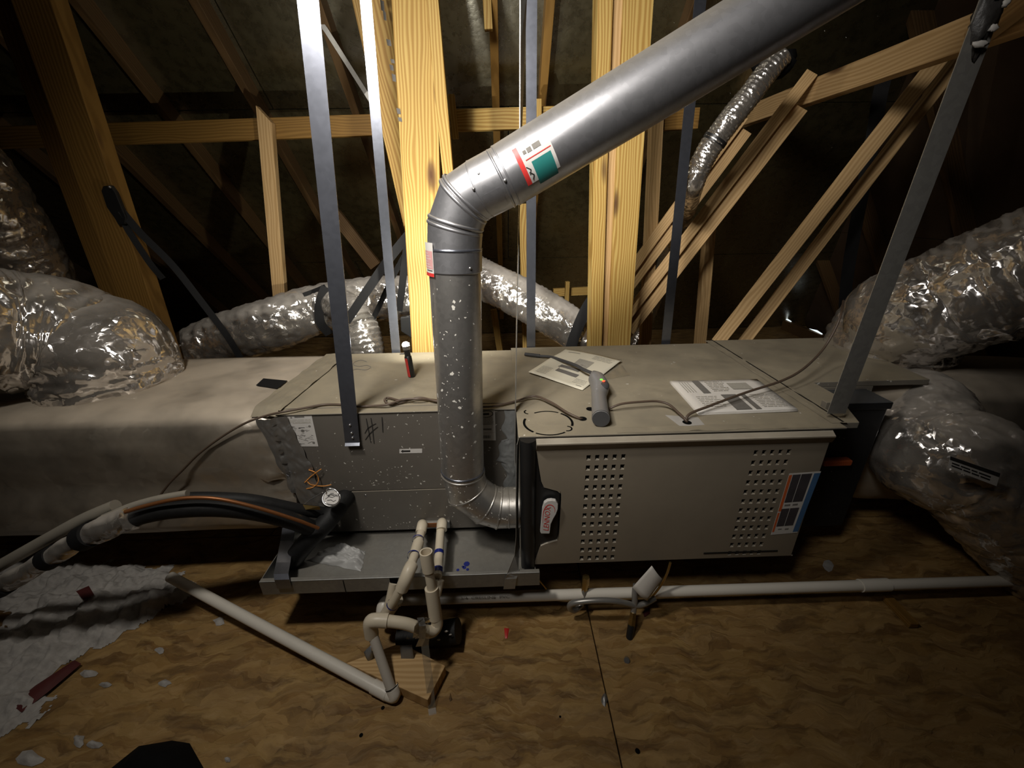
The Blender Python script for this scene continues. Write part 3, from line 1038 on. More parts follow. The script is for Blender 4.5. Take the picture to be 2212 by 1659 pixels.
# chamfered right end, bottom return
mb.add([(DX1 - .006, YD, DZ0), (DX1, YD + .006, DZ0), (DX1, YD + .006, DZ1 - .03), (DX1 - .006, YD, DZ1 - .03), (DX1, YD + .03, DZ0), (DX1, YD + .03, DZ1 - .03)], [(0, 1, 2, 3), (1, 4, 5, 2)])
mb.add([(XL, YD, DZ0), (DX1, YD, DZ0), (DX1, YD + .03, DZ0 - .004), (XL, YD + .03, DZ0 - .004)], [(0, 1, 2, 3)])
door = obj('door', mb, 'door', fu, label='silver slotted front door')
obj('vent_slots', pockets, 'hole', door)['kind'] = 'stuff'
# overhanging top lip of the door: flat ledge on top, rolled edge, sloping back to the face
mb = MB()
pr = [(FY - .006, DZ1), (YD - .016, DZ1), (YD - .019, DZ1 - .0015), (YD - .0195, DZ1 - .005), (YD - .0005, DZ1 - .032), (YD + .01, DZ1 - .032)]
xa, xb = lip_x, DX1 + .001
mb.add([(xa, y, z) for y, z in pr] + [(xb - (.012 if i in (1, 2, 3) else 0), y, z) for i, (y, z) in enumerate(pr)],
       [(i, i + 1, i + 1 + len(pr), i + len(pr)) for i in range(len(pr) - 1)] + [tuple(range(len(pr))), tuple(range(len(pr), 2 * len(pr)))])
obj('door_lip', mb, 'door', fu, label='overhanging silver door lip')
obj('door_recess', MB().box((.60, YD - .0012, .262), (.83, YD - .0002, .268)), 'dark_line', fu)
# guide label with photos on the door's right end
lc = [at(1705, 1023, Y=YD), at(1773, 1018, Y=YD), at(1722, 1150, Y=YD), at(1665, 1155, Y=YD)]
gl = quad_on('guide_label', lc, .0004, 'label', fu, .0006, (0, -1, 0))
NY = (0, -1, 0)
prints('blue_border', lc, [(.80, .02, 1, .98)], .0013, 'blue', gl, NY)
prints('orange_strip', lc, [(0, .02, .10, .60), (0, .62, .08, .95)], .0013, 'orange_print', gl, NY)
prints('photo_panels', lc, [(.12, .02, .38, .46), (.40, .02, .74, .46), (.10, .56, .38, .86), (.40, .56, .72, .86)], .0013, 'photo_dark', gl, NY)
prints('caption_lines', lc, [(.16, .49, .36, .52), (.44, .49, .62, .52), (.20, .90, .34, .92), (.46, .905, .6, .93)], .0013, 'ink', gl, NY)['kind'] = 'stuff'
# knockout rings and wire holes in the top


def slot_ring(cx, cy, r, wd, arcs, name):
    for a0, a1 in arcs:
        mb = MB()
        n = max(4, int(abs(a1 - a0) / 6))
        vs = []
        for i in range(n + 1):
            a = math.radians(a0 + (a1 - a0) * i / n)
            vs += [(cx + (r - wd) * math.cos(a), cy + (r - wd) * math.sin(a), ZT + .0006), (cx + r * math.cos(a), cy + r * math.sin(a), ZT + .0006)]
        mb.add(vs, [(2 * i, 2 * i + 1, 2 * i + 3, 2 * i + 2) for i in range(n)])
        obj(name, mb, 'hole', fu)


RC = at(1184, 913, Z=ZT)
slot_ring(RC.x, RC.y, .0715, .0068, [(51, -20), (-132, -203)], 'knockout_slot')
slot_ring(RC.x, RC.y, .0715, .0050, [(120, 58), (-55, -125)], 'knockout_slot')
for (u, v), arcs in (((1142, 890), [(120, 260)]), ((1225, 926), [(-110, 80)])):
    c = at(u, v, Z=ZT)
    slot_ring(c.x, c.y, .015, .0045, arcs, 'knockout_slot')
for (u, v), r in (((1275, 884), .0125), ((1258, 905), .0125), ((1484, 913), .0125)):
    mb = MB(); disc(mb, at(u, v, Z=ZT) + V((0, 0, .0011)), (0, 0, 1), r)
    obj('wire_hole', mb, 'hole', fu)
tp = [at(1437, 897, Z=ZT), at(1508, 902, Z=ZT), at(1522, 918, Z=ZT), at(1470, 922, Z=ZT)]
quad_on('sealing_tape', tp, .0002, 'grey_white', fu, .0006, (0, 0, 1))
mb = MB()
mb.grid(lambda s, t: V((.30 + .55 * s, FY - .001 + .030 * t + .006 * noise.noise(V((s * 9, t, 3))), ZT + .0008 + .003 * max(0, noise.noise(V((s * 14, t * 2, 1)))))), 40, 3)
obj('edge_tape', mb, 'furnace_top', fu)

# ================================================================== evaporator coil cabinet
CX0, CX1, CY, CB, CZ0 = -.690, .031, 1.115, 1.66, .226
co = thing('coil_cabinet', 'grey evaporator coil cabinet marked with a handwritten number, left of the furnace', 'air conditioner', (-.33, 1.4, .228))
obj('cabinet', MB().box((CX0, CY + .006, CZ0 + .004), (CX1, CB, ZT - .003)), 'coil', co)
obj('top_panel', MB().box((CX0 - .002, CY + .035, ZT - .005), (CX1 + .004, CB + .002, ZT)), 'furnace_top', co, bevel=.0015)
obj('top_flange', MB().box((CX0 - .001, CY - .004, ZT - .007), (CX1 + .002, CY + .035, ZT - .002)), 'furnace_top', co, bevel=.002)
ZS = at(850, 1059, Y=CY).z
obj('upper_panel', MB().box((CX0 + .004, CY, ZS + .0015), (CX1 - .002, CY + .008, ZT - .008)), 'coil', co, bevel=.0015)
obj('lower_panel', MB().box((CX0 + .004, CY, CZ0), (CX1 - .002, CY + .008, ZS - .0015)), 'coil', co, bevel=.0015)
for (u, v) in ((612, 918), (628, 990), (1092, 1000), (790, 1070), (1060, 1062)):
    p = at(u, v, Y=CY)
    mb = MB().sphere(p, .0045, 8, 5, (1, .5, 1))
    obj('screw', mb, 'steel', co)
lc = [at(614, 897, Y=CY), at(673, 895, Y=CY), at(688, 964, Y=CY), at(629, 964, Y=CY)]
wl_ = quad_on('warning_label', lc, .0005, 'label', co, .0006, NY)
prints('label_text', lc, lines(.08, .14, .95, .26, 3, .4, .2, 3) + [(.25, .245, .92, .262)], .0014, 'ink_pale', wl_, NY)
mb = MB()
q = sub_quad(lc, .2, .03, .28, .1)
mb.add([q[3] + V((0, -.0014, 0)), q[2] + V((0, -.0014, 0)), (q[0] + q[1]) / 2 + V((0, -.0014, 0))], [(0, 1, 2)])
for (s0, t0, s1, t1) in [(.36, .04, .72, .085)]:
    mb.add([p + V((0, -.0014, 0)) for p in sub_quad(lc, s0, t0, s1, t1)], [(0, 1, 2, 3)])
rnd = random.Random(5)
for i in range(34):
    s_, t_ = rnd.uniform(.12, .85), rnd.uniform(.32, .93)
    a = rnd.choice([-.5, -.45, .9, .1, 0])
    ln, th = rnd.uniform(.04, .26), rnd.uniform(.006, .018)
    p0, p1 = bil(lc, s_, t_), bil(lc, min(.93, s_ + ln), min(.95, max(.3, t_ + ln * .4 * math.sin(-a))))
    u_ = V((0, 0, th * .12))
    mb.add([p0 + V((0, -.0014, 0)), p1 + V((0, -.0014, 0)), p1 + u_ + V((0, -.0014, 0)), p0 + u_ + V((0, -.0014, 0))], [(0, 1, 2, 3)])
for (s_, t_, r_) in [(.2, .38, .0045), (.84, .36, .005), (.86, .88, .0055), (.2, .6, .006), (.55, .5, .007)]:
    disc(mb, bil(lc, s_, t_) + V((0, -.0013, 0)), (0, -1, 0), r_ * .8, 12)
obj('label_drawing', mb, 'ink', wl_)['kind'] = 'stuff'
lc = [at(1036, 886, Y=CY), at(1069, 884, Y=CY), at(1071, 951, Y=CY), at(1037, 951, Y=CY)]
rl = quad_on('rating_label', lc, .0005, 'label', co, .0006, NY)
prints('label_text', lc, lines(.1, .25, .9, .5, 6, .35, .3, 9) + [(.15, .60, .75, .655), (.1, .47, .95, .475), (.1, .74, .95, .745)] + [(.12 + .05 * i, .83, .145 + .05 * i + .012 * (i % 3), .93) for i in range(11)], .0014, 'ink', rl, NY)
mb = MB()
pts = [bil(lc, .45 + .42 * math.cos(a), .13 + .10 * math.sin(a)) + V((0, -.0016, 0)) for a in [math.pi * 2 * i / 24 for i in range(25)]]
mb.tube(pts, .0009, 6, False)
mb.add([p + V((0, -.0015, 0)) for p in sub_quad(lc, .22, .1, .62, .165)], [(0, 1, 2, 3)])
obj('logo_ring', mb, 'ink_black', rl)
lc = [at(863, 970, Y=CY), at(912, 969, Y=CY), at(912, 978, Y=CY), at(863, 979, Y=CY)]
al = quad_on('arrow_label', lc, .0005, 'label', co, .0006, NY)
mb = MB()
mb.add([bil(lc, *p) + V((0, -.0014, 0)) for p in ((.06, .5), (.16, .08), (.16, .28), (.48, .28), (.48, .72), (.16, .72), (.16, .92))], [tuple(range(7))])
obj('arrow', mb, 'ink_black', al)
# "#1" in marker
mb = MB()


def stroke(pts, w_):
    ps = spline([at(u, v, Y=CY - .0012) for u, v in pts], 5)
    m = len(ps)
    mb.ribbon(ps, [((ps[min(i + 1, m - 1)] - ps[max(i - 1, 0)]).cross(V((0, 1, 0)))).normalized() * w_ * (.6 + .4 * math.sin(math.pi * (i + .5) / m)) for i in range(m)], .0006)


stroke([(791, 904), (794, 920), (798, 940), (801, 956)], .0016)
stroke([(801, 903), (804, 920), (806, 940), (808, 958)], .0015)
stroke([(788, 936), (794, 926), (804, 919), (812, 915)], .0013)
stroke([(789, 950), (797, 939), (806, 930), (816, 922)], .0013)
stroke([(825, 901), (826, 915), (827, 934)], .0016)
obj('handwriting', mb, 'ink_black', co, label='black marker handwriting #1')
mb = MB()
ps = spline([at(u, v, Z=ZT + .0012) for u, v in ((792, 781), (780, 778), (766, 782), (764, 788), (776, 791), (792, 789), (801, 793), (790, 799), (770, 797), (760, 801))], 6)
mb.ribbon(ps, V((0, .0022, 0)), .0004)
obj('scrawl', mb, 'ink', co, label='faint scrawl on the top')
# mastic and torn tape along the joint with the furnace
mb = MB()


def mast(s, t):
    u = 1117 - (28 + 16 * noise.noise(V((t * 7, 2, 0))) + (12 if .35 < t < .62 else 0)) * (1 - s)
    v = 886 + (1062 - 886) * t
    p = at(u, v, Y=CY)
    b = .004 + .008 * abs(noise.noise(V((s * 5, t * 14, 4)))) * (1 if .3 < t < .8 else .4)
    return V((p.x, CY - b * (.3 + .7 * math.sin(math.pi * min(1, s + .1))), p.z))


mb.grid(mast, 14, 60)
obj('mastic', mb, 'mastic', co, label='torn grey mastic tape at the furnace joint')
# drain connection plate behind the two pipes
p0, p1 = at(905, 1134, Y=CY), at(972, 1122, Y=CY)
obj('drain_plate', MB().box((p0.x, CY - .012, p0.z - .008), (p1.x, CY, p0.z + .020)), 'pan', co, bevel=.002)
obj('drain_opening', MB().box((p0.x + .02, CY - .016, p0.z + .002), (p1.x - .012, CY - .011, p0.z + .018)), 'copper', co)

# ================================================================== supply plenum on the left, foil wrapped
PX0, PX1 = -3.2, -.694
mb = MB()
prof = []
for t in range(0, 13):      # around from the back top edge to the bottom front
    pass
PP = [(1.66, .25), (1.66, .686), (1.55, .692), (1.35, .692), (1.20, .690), (1.155, .684), (1.125, .668), (1.110, .640), (1.102, .58), (1.108, .50), (1.118, .44), (1.110, .40), (1.100, .36), (1.100, .29), (1.112, .255), (1.14, .245), (1.4, .245), (1.66, .25)]
PPs = []
for i in range(len(PP) - 1):
    a, b = PP[i], PP[i + 1]
    k_ = max(1, int(math.hypot(b[0] - a[0], b[1] - a[1]) / .02))
    for q in range(k_):
        PPs.append((a[0] + (b[0] - a[0]) * q / k_, a[1] + (b[1] - a[1]) * q / k_))
NPX = 150


def plen(s, t):
    i = min(int(round(t * len(PPs))), len(PPs)) % len(PPs)
    y, z = PPs[i]
    x = PX0 + (PX1 - PX0) * (1 - (1 - s) ** 1.0)
    e = max(0, 1 - (PX1 - x) / .33)
    front = 1.0 if y < 1.2 and z < .69 else .3
    q = V((x * 7, y * 9, z * 9))
    wob = .006 * noise.noise(V((x * 2.2, y * 2, z * 3))) + front * e * .032 * (abs(noise.noise(V((x * 8 + 5, z * 34 + x * 12, 2)))) * 2 - .6) * math.sin(math.pi * min(1, (PX1 - x) / .05 * .5 + 0))
    if y > 1.25:
        wob *= .4
    # gathers: pull in where the wrap is taped to the coil
    f = math.exp(-((PX1 - x) / .06) ** 2) * (1 if y < 1.2 else .25) * .008
    cy, cz = 1.38, .46
    dv = V((0, y - cy, z - cz)).normalized()
    return V((x, y, z)) + dv * (wob - f)


mb.grid(plen, NPX, len(PPs))
mb.add([V((PX1, y, z)) for y, z in PPs], [tuple(range(len(PPs)))])
pl = obj('supply_plenum', mb, 'foil_wrap')
tag(pl, 'long foil wrapped supply plenum running off to the left', 'duct')
# tape over the joint on top and down the front corner
mb = MB()


def seam(s, t):
    y = 1.128 + .53 * t
    cx = -.700 - .03 * (1 - t)
    x = cx + (s - .5) * .095 + .006 * noise.noise(V((t * 6, s * 2, 1)))
    h = .0035 + .006 * max(0, noise.noise(V((s * 7 + t * 3, t * 9, 5)))) + .003 * abs(noise.noise(V((s * 16, t * 5, 2))))
    if x < -.690:
        h -= .020 * max(0, 1 - t / .07)
    return V((x, y, ZT + h))


mb.grid(seam, 18, 46)
obj('seam_tape', mb, 'furnace_top', pl, label='dusty wrinkled seam tape')
mb = MB()


def corner(s, t):
    z = .684 - .415 * t
    left = -.742 + .07 * t - .012 * noise.noise(V((t * 9, 0, 3)))
    right = -.655 + .075 * t + .018 * noise.noise(V((t * 8, 4, 3)))
    x = left + (right - left) * s
    h = .006 + .006 * abs(noise.noise(V((s * 5, t * 10, 9)))) + .004 * noise.noise(V((s * 12, t * 22, 4)))
    return V((x, (1.099 if x < -.694 else 1.112) - h * math.sin(math.pi * (s * .9 + .05)) - .002, z))


mb.grid(corner, 20, 50)
obj('corner_tape', mb, 'foil_tape', pl, label='crumpled grey tape at the coil corner')
tc = [at(570, 821, Z=ZT), at(622, 826, Z=ZT), at(600, 843, Z=ZT), at(554, 836, Z=ZT)]
o = quad_on('tape_patch', tc, .006, 'black_matt', None, .001, (0, 0, 1))
tag(o, 'small black tape patch stuck on top of the left plenum', 'tape')

# ================================================================== return plenum on the right
rp = thing('return_plenum', 'dusty sheet metal return plenum on the right end of the furnace', 'duct', (1.2, 1.45, .24))
XY = Matrix.Identity(4)
plan = [(.930, .972), (.985, .972), (1.055, 1.14), (1.055, 1.25), (1.46, 1.25), (1.50, 1.74), (.930, 1.74)]
obj('top_panel', MB().prism(plan, XY, ZT - .022, ZT - .003), 'furnace_top', rp, bevel=.002)
obj('box', MB().prism([(.92, 1.25), (1.27, 1.25), (1.27, 1.738), (.92, 1.738)], XY, .24, ZT - .022), 'furnace_top', rp, bevel=.003)
mb = MB()
mb.grid(lambda s, t: V((.922 + (s - .5) * .045 + .003 * noise.noise(V((t * 8, s, 2))), .965 + .76 * t, ZT + .001 + .0035 * max(0, noise.noise(V((s * 4, t * 16, 7)))))), 8, 50)
obj('seam_tape', mb, 'furnace_top', rp)
obj('joint', MB().box((.933, .97, ZT - .002), (.938, 1.735, ZT + .0022)), 'dark_line', rp)
a = at(1757, 868, Z=ZT); b = at(1792, 895, Z=ZT)
mb = MB().box((a.x - .002, a.y - .05, ZT - .004), (a.x + .03, a.y - .03, ZT + .022))
obj('tab', mb, 'furnace_top', rp, bevel=.002)
fb = thing('filter_box', 'black filter housing with a dusty top beside the furnace door', 'filter box', (1.15, 1.19, .15))
obj('housing', MB().box((.90, 1.145, .15), (1.237, 1.243, .645)), 'filter_black', fb, bevel=.004)
obj('lid', MB().box((.898, 1.137, .635), (1.242, 1.246, .661)), 'filter_black', fb, bevel=.004)
a, b = at(1797, 1000, Y=1.125), at(1838, 999, Y=1.125)
obj('latch', MB().box((a.x - .03, 1.118, a.z - .010), (b.x, 1.146, a.z + .011)), 'orange_print', fb, bevel=.004, label='orange latch')

# ================================================================== foil ducts
flex('flex_duct', 'big crinkled foil duct elbowing down onto the left plenum', [at(-260, 690, Y=1.12), at(-120, 700, Y=1.22), at(10, 715, Y=1.32), at(130, 727, Y=1.40), at(222, 765, Y=1.43), (-1.43, 1.425, .80), (-1.43, 1.42, .70), (-1.43, 1.42, .65)],
     [.19, .19, .19, .19, .19, .195, .205, .19], 'foil', .013, 1)
flex('flex_duct', 'upper left foil duct rising behind the big elbow', [at(-200, 300, Y=1.72), at(-110, 400, Y=1.75), at(-30, 510, Y=1.80), at(30, 610, Y=1.84), at(70, 700, Y=1.86), at(80, 790, Y=1.86)],
     [.19, .19, .19, .185, .18, .18], 'foil', .015, 2)
flex('flex_duct', 'foil duct snaking along the back left, held by black webbing', [at(372, 792, Y=2.10), at(410, 768, Y=2.10), at(480, 735, Y=2.10), at(600, 697, Y=2.1), at(700, 665, Y=2.2), at(800, 648, Y=2.25), at(885, 643, Y=2.28), at(935, 641, Y=2.3)],
     [.115, .12, .125, .128, .118, .115, .115, .11], 'foil_back', .010, 3, .002, .06)
flex('flex_duct', 'dusty topped foil duct sloping down right behind the flue', [at(1000, 580, Y=2.24), at(1040, 602, Y=2.2), at(1150, 657, Y=2.1), at(1262, 727, Y=2.0), at(1320, 770, Y=1.98)],
     [.10, .10, .102, .10, .095], 'foil_back', .004, 4, .0022, .022)
flex('flex_duct', 'short foil elbow dropping behind the coil cabinet between two steel straps', [at(715, 650, Y=2.13), at(748, 668, Y=2.06), at(775, 700, Y=2.0), at(790, 745, Y=1.97), at(795, 800, Y=1.97)],
     [.075, .082, .085, .085, .085], 'foil_back', .003, 5, .0018, .02)
flex('flex_duct', 'crinkled foil duct climbing to the right from the return plenum', [(1.62, 1.60, .64), (1.62, 1.60, .70), (1.625, 1.585, .80), at(1965, 682, Y=1.50), at(2060, 645, Y=1.42), at(2150, 612, Y=1.36), at(2290, 565, Y=1.27), at(2420, 520, Y=1.2)],
     [.19, .215, .195, .185, .185, .19, .19, .19], 'foil', .015, 6)
flex('flex_duct', 'foil duct curling down at the lower right with a printed label strip', [(1.66, 1.46, .45), (1.56, 1.34, .52), at(2010, 975, Y=1.15), at(2095, 1010, Y=1.07), at(2180, 1100, Y=1.02), at(2300, 1230, Y=.97), at(2420, 1370, Y=.94)],
     [.13, .145, .165, .165, .165, .165, .165], 'foil', .014, 7)
rb = MB()


def bag(s, t):
    a = 2 * math.pi * t
    c, si = math.cos(a), math.sin(a)
    p = 4.5
    k_ = (abs(c) ** p + abs(si) ** p) ** (-1 / p)
    x = 1.28 + 1.20 * s
    hy, hz = .245 * (1 - .10 * (1 - min(1, s * 9))), .262 * (1 - .04 * (1 - min(1, s * 9)))
    return V((x, 1.465 + hy * k_ * c + .01 * noise.noise(V((x * 3, a, 1))), (.40 - .07 * max(0, s - .2)) + hz * k_ * si + .014 * noise.noise(V((x * 4, c * 2, si * 2)))))


rb.grid(bag, 60, 56)
rb.add([bag(0, i / 56) for i in range(56)], [tuple(range(56))])
o = obj('duct_trunk', rb, 'foil_wrap')
tag(o, 'soft edged foil wrapped trunk duct under the right foil duct', 'duct')
lc = [at(2052, 985, Y=.93), at(2160, 1022, Y=.90), at(2152, 1050, Y=.895), at(2048, 1010, Y=.925)]
o = quad_on('label_strip', lc, 0, 'label', bpy.data.objects['flex_duct.006'], .001, NY)
prints('label_print', lc, [(.0, .0, 1, .30)] + lines(.05, .45, .95, .9, 2, .5, .3, 4), .0016, 'ink_black', o, NY)
flex('vent_duct', 'thin ribbed silver vent duct hanging diagonally behind the right steel strap', [at(1690, 120, Y=1.72), at(1655, 158, Y=1.72), at(1622, 203, Y=1.72), at(1586, 247, Y=1.73), at(1552, 292, Y=1.74), at(1530, 325, Y=1.75), at(1508, 368, Y=1.77), at(1493, 410, Y=1.8), at(1478, 465, Y=2.15), at(1440, 560, Y=2.75), at(1405, 672, Y=2.95), at(1370, 750, Y=2.95)],
     [.036, .038, .040, .042, .042, .042, .042, .041, .044, .052, .054, .054], 'foil_small', .0012, 8, .0013, .014, 28, 16, cat='duct')
mb = MB()
P = at(1544, 303, Y=1.745)
dr = (at(1552, 292, Y=1.74) - at(1530, 325, Y=1.75)).normalized()
mb.tube([P - dr * .009, P + dr * .009], .0455, 24, False)
obj('clamp_band', mb, 'black', bpy.data.objects['vent_duct'], label='black clamp band')
mb = MB().sphere(at(1668, 140, Y=1.75), .06, 14, 8, (1.2, .8, .7), .5, 4)
obj('end_collar', mb, 'cloth_black', bpy.data.objects['vent_duct'], label='black taped end')

# ================================================================== the metal flue
fv = thing('flue_pipe', 'fat round metal flue rising from the furnace and slanting up to the right', 'vent pipe', (-.12, 1.02, .38))
FR = .0625
z0 = at(1100, 1096, Y=1.02).z
vx0 = at(1000, 1010, Y=1.02)
vt = at(983, 584, Y=1.02)
pA, pB, pC, pD = at(984, 487, Y=1.02), at(1005, 431, Y=1.016), at(1039, 409, Y=1.010), at(1093, 381, Y=1.0)
pE = pD + (at(1720, -2, Y=1.0) - pD).normalized() * 1.36


def gore(name, pts, r, mat, dirs, parent=fv, n=40, label=None, bev=0):
    """pipe section whose end rings lie in the mitre planes given by dirs (normals at the ends)"""
    a, b = V(pts[0]), V(pts[-1])
    ax = (b - a).normalized()
    ref = V((0, -1, 0))
    x = (ref - ax * ref.dot(ax)).normalized()
    y = ax.cross(x)
    mb = MB()
    rings = 8
    vs = []
    for i in range(rings + 1):
        t = i / rings
        nrm = V(dirs[0]).lerp(V(dirs[1]), t).normalized()
        c = a.lerp(b, t)
        for k in range(n):
            an = 2 * math.pi * k / n
            p = c + (x * math.cos(an) + y * math.sin(an)) * r
            p = p - ax * ((p - c).dot(nrm) / ax.dot(nrm))
            vs.append(p)
    mb.add(vs, [(i * n + k, i * n + (k + 1) % n, (i + 1) * n + (k + 1) % n, (i + 1) * n + k) for i in range(rings) for k in range(n)], True)
    return obj(name, mb, mat, parent, label=label)


def bead(name, c, nrm, r, w_, mat, parent=fv, ax=None):
    nrm = V(nrm).normalized()
    ref = V((0, -1, 0))
    x = (ref - nrm * ref.dot(nrm)).normalized()
    y = nrm.cross(x)
    mb = MB()
    n, m = 44, 8
    vs = []
    for k in range(n):
        a = 2 * math.pi * k / n
        dr = x * math.cos(a) + y * math.sin(a)
        sr = r
        if ax is not None:          # ring is an oblique cut of the pipe
            e = dr - V(ax) * dr.dot(V(ax))
            sr = r / max(.3, e.length)
        for j in range(m):
            b = 2 * math.pi * j / m
            vs.append(V(c) + dr * (sr + w_ * .7 * math.cos(b)) + nrm * w_ * math.sin(b))
    mb.add(vs, [(k * m + j, ((k + 1) % n) * m + j, ((k + 1) % n) * m + (j + 1) % m, k * m + (j + 1) % m) for k in range(n) for j in range(m)], True)
    return obj(name, mb, mat, parent)


up = (vt - vx0).normalized()
E0 = V((FX0 + .006, 1.02, z0))
E1 = at(1077, 1095, Y=1.02); E1.z = z0
e2 = at(1048, 1088, Y=1.02)
e3 = at(1010, 1058, Y=1.02)
e4 = at(1000, 1020, Y=1.02)
seq = [E0, E1, e2, e3, e4]
dirs = []
for i in range(len(seq)):
    if i == 0:
        dd = (seq[1] - seq[0]).normalized()
    elif i == len(seq) - 1:
        dd = up
    else:
        dd = ((seq[i + 1] - seq[i]).normalized() + (seq[i] - seq[i - 1]).normalized()).normalized()
    dirs.append(dd)
for i in range(4):
    gore('elbow_gore', [seq[i], seq[i + 1]], FR * (1.0 if i else .99), 'flue_spot', [dirs[i], dirs[i + 1]])
for i in (1, 2, 3, 4):
    bead('bead', seq[i], dirs[i], FR, .0035, 'flue_spot', ax=(seq[i] - seq[i - 1]).normalized())
bead('bead', seq[0].lerp(seq[1], .55), dirs[0], FR * .99, .0022, 'flue_spot')
low = at(1001, 965, Y=1.02)
gore('pipe', [e4, vt], FR, 'flue_spot', [up, up])
bead('bead', e4 + up * .012, up, FR, .004, 'galv')
# coupling and upper elbow
vt2 = at(982, 538, Y=1.02)
gore('coupling', [vt, vt2], FR * 1.045, 'flue', [up, up])
bead('bead', vt2, up, FR * 1.02, .004, 'galv')
bead('bead', vt, up, FR * 1.0, .003, 'flue')
seq = [vt2, pA, pB, pC, pD]
dirs = [up]
for i in range(1, 4):
    dirs.append(((seq[i + 1] - seq[i]).normalized() + (seq[i] - seq[i - 1]).normalized()).normalized())
out = (pE - pD).normalized()
dirs.append(out)
for i in range(4):
    gore('elbow_gore', [seq[i], seq[i + 1]], FR * (1.02, 1.0, 1.0, 1.01)[i], 'flue', [dirs[i], dirs[i + 1]])
for i in (1, 2):
    ax = (seq[i] - seq[i - 1]).normalized()
    bead('bead', seq[i] + dirs[i] * .006, dirs[i], FR, .0042, 'flue', ax=ax)
    bead('bead', seq[i] - dirs[i] * .006, dirs[i], FR, .0042, 'flue', ax=ax)
bead('bead', pC, dirs[3], FR * 1.0, .0018, 'flue', ax=(pC - pB).normalized())
bead('bead', pD - out * .012, out, FR * 1.0, .003, 'flue')
gore('pipe', [pD - out * .002, pE], FR * 1.045, 'flue', [out, out])
bead('bead', pD, out, FR * 1.03, .0022, 'flue')


def on_pipe(a, ax, r, t, ang):
    """point on a pipe: t along, angle from the viewer-facing side"""
    ax = V(ax).normalized()
    x = (V((0, -1, 0)) - ax * V((0, -1, 0)).dot(ax)).normalized()
    y = ax.cross(x)
    return V(a) + ax * t + (x * math.cos(ang) + y * math.sin(ang)) * r


def wrap(name, a, ax, r, t0, t1, a0, a1, mat, parent, off=.0008, label=None, n=10):
    mb = MB()
    mb.grid(lambda s, t: on_pipe(a, ax, r + off, t0 + (t1 - t0) * s, a0 + (a1 - a0) * t), 3, n)
    return obj(name, mb, mat, parent, label=label)


R_ = math.radians
# label on the sloping pipe: white sheet with red end and a teal block
pa, ra = pD, FR * 1.045
L1_ = wrap('pipe_label', pa, out, ra, .034, .105, R_(38), R_(-26), 'label', fv, .0006, label='white pipe label with red edge and teal block')
wrap('red_edge', pa, out, ra, .030, .040, R_(38), R_(-30), 'red', L1_, .0011)
wrap('teal_block', pa, out, ra, .055, .098, R_(4), R_(48), 'teal', L1_, .0011)
for t0, t1, a0, a1 in ((.047, .054, -18, -12), (.056, .066, -19, -11), (.069, .086, -20, -11)):
    wrap('print_bar', pa, out, ra, t0, t1, R_(a0), R_(a1), 'ink', L1_, .0012, n=3)
wrap('print_bar', pa, out, ra, .046, .102, R_(-3), R_(-1.5), 'red', L1_, .0012, n=2)
mb = MB()
for (t_, a_) in ((.045, 14), (.047, 24)):
    mb.ribbon([on_pipe(pa, out, ra + .0014, t_ - .004, R_(a_ - 7)), on_pipe(pa, out, ra + .0014, t_ + .003, R_(a_)), on_pipe(pa, out, ra + .0014, t_ - .002, R_(a_ + 7))], out * .001, .0004)
obj('scribble', mb, 'ink_black', L1_)['kind'] = 'stuff'
# hang label at the left of the coupling
L2_ = wrap('hang_label', vt, up, FR * 1.045, -.008, .066, R_(-86), R_(-40), 'label', fv, .0016, label='pink and white vertical label with red foot')
wrap('pink_print', vt, up, FR * 1.045, .008, .048, R_(-84), R_(-42), 'label_pink', L2_, .0020)
wrap('red_foot', vt, up, FR * 1.045, -.009, -.001, R_(-86), R_(-40), 'red', L2_, .0021)
wrap('print_bar', vt, up, FR * 1.045, .0035, .0055, R_(-66), R_(-44), 'ink_black', L2_, .0021, n=3)
for i in range(6):
    wrap('print_bar', vt, up, FR * 1.045, .012 + .006 * i, .0133 + .006 * i, R_(-82), R_(-46 - 6 * (i % 3)), 'label', L2_, .0023, n=4)
c_ = at(934, 500, Y=.95)
# screws and the flat seam lap on the last gore
for a, ax, r, t, an in ((pC, out, FR * 1.01, .012, -22), (pC, out, FR * 1.01, -.012, -4), (pD, out, FR * 1.02, -.008, 8), (vt, up, FR * 1.045, .012, 38), (pB, out, FR, .01, 62)):
    p = on_pipe(a, ax, r, t, R_(an))
    obj('screw', MB().sphere(p, .0036, 8, 5), 'steel', fv)
wrap('seam_lap', pC, (pD - pC).normalized(), FR * 1.012, .008, .05, R_(14), R_(56), 'flue', fv, .0014)

# ================================================================== sheet metal hanging straps


def strap(label, pts, half, thk, mat, name='hanger_strap', group=None):
    o = obj(name, MB().ribbon(pts, half, thk), mat)
    return tag(o, label, 'strap', group)


def ext(a, b, k):
    return V(a) + (V(b) - V(a)) * k


def strap_line(a, b, n=10, k=1.5):
    return [ext(a, b, k * i / n) for i in range(n + 1)]


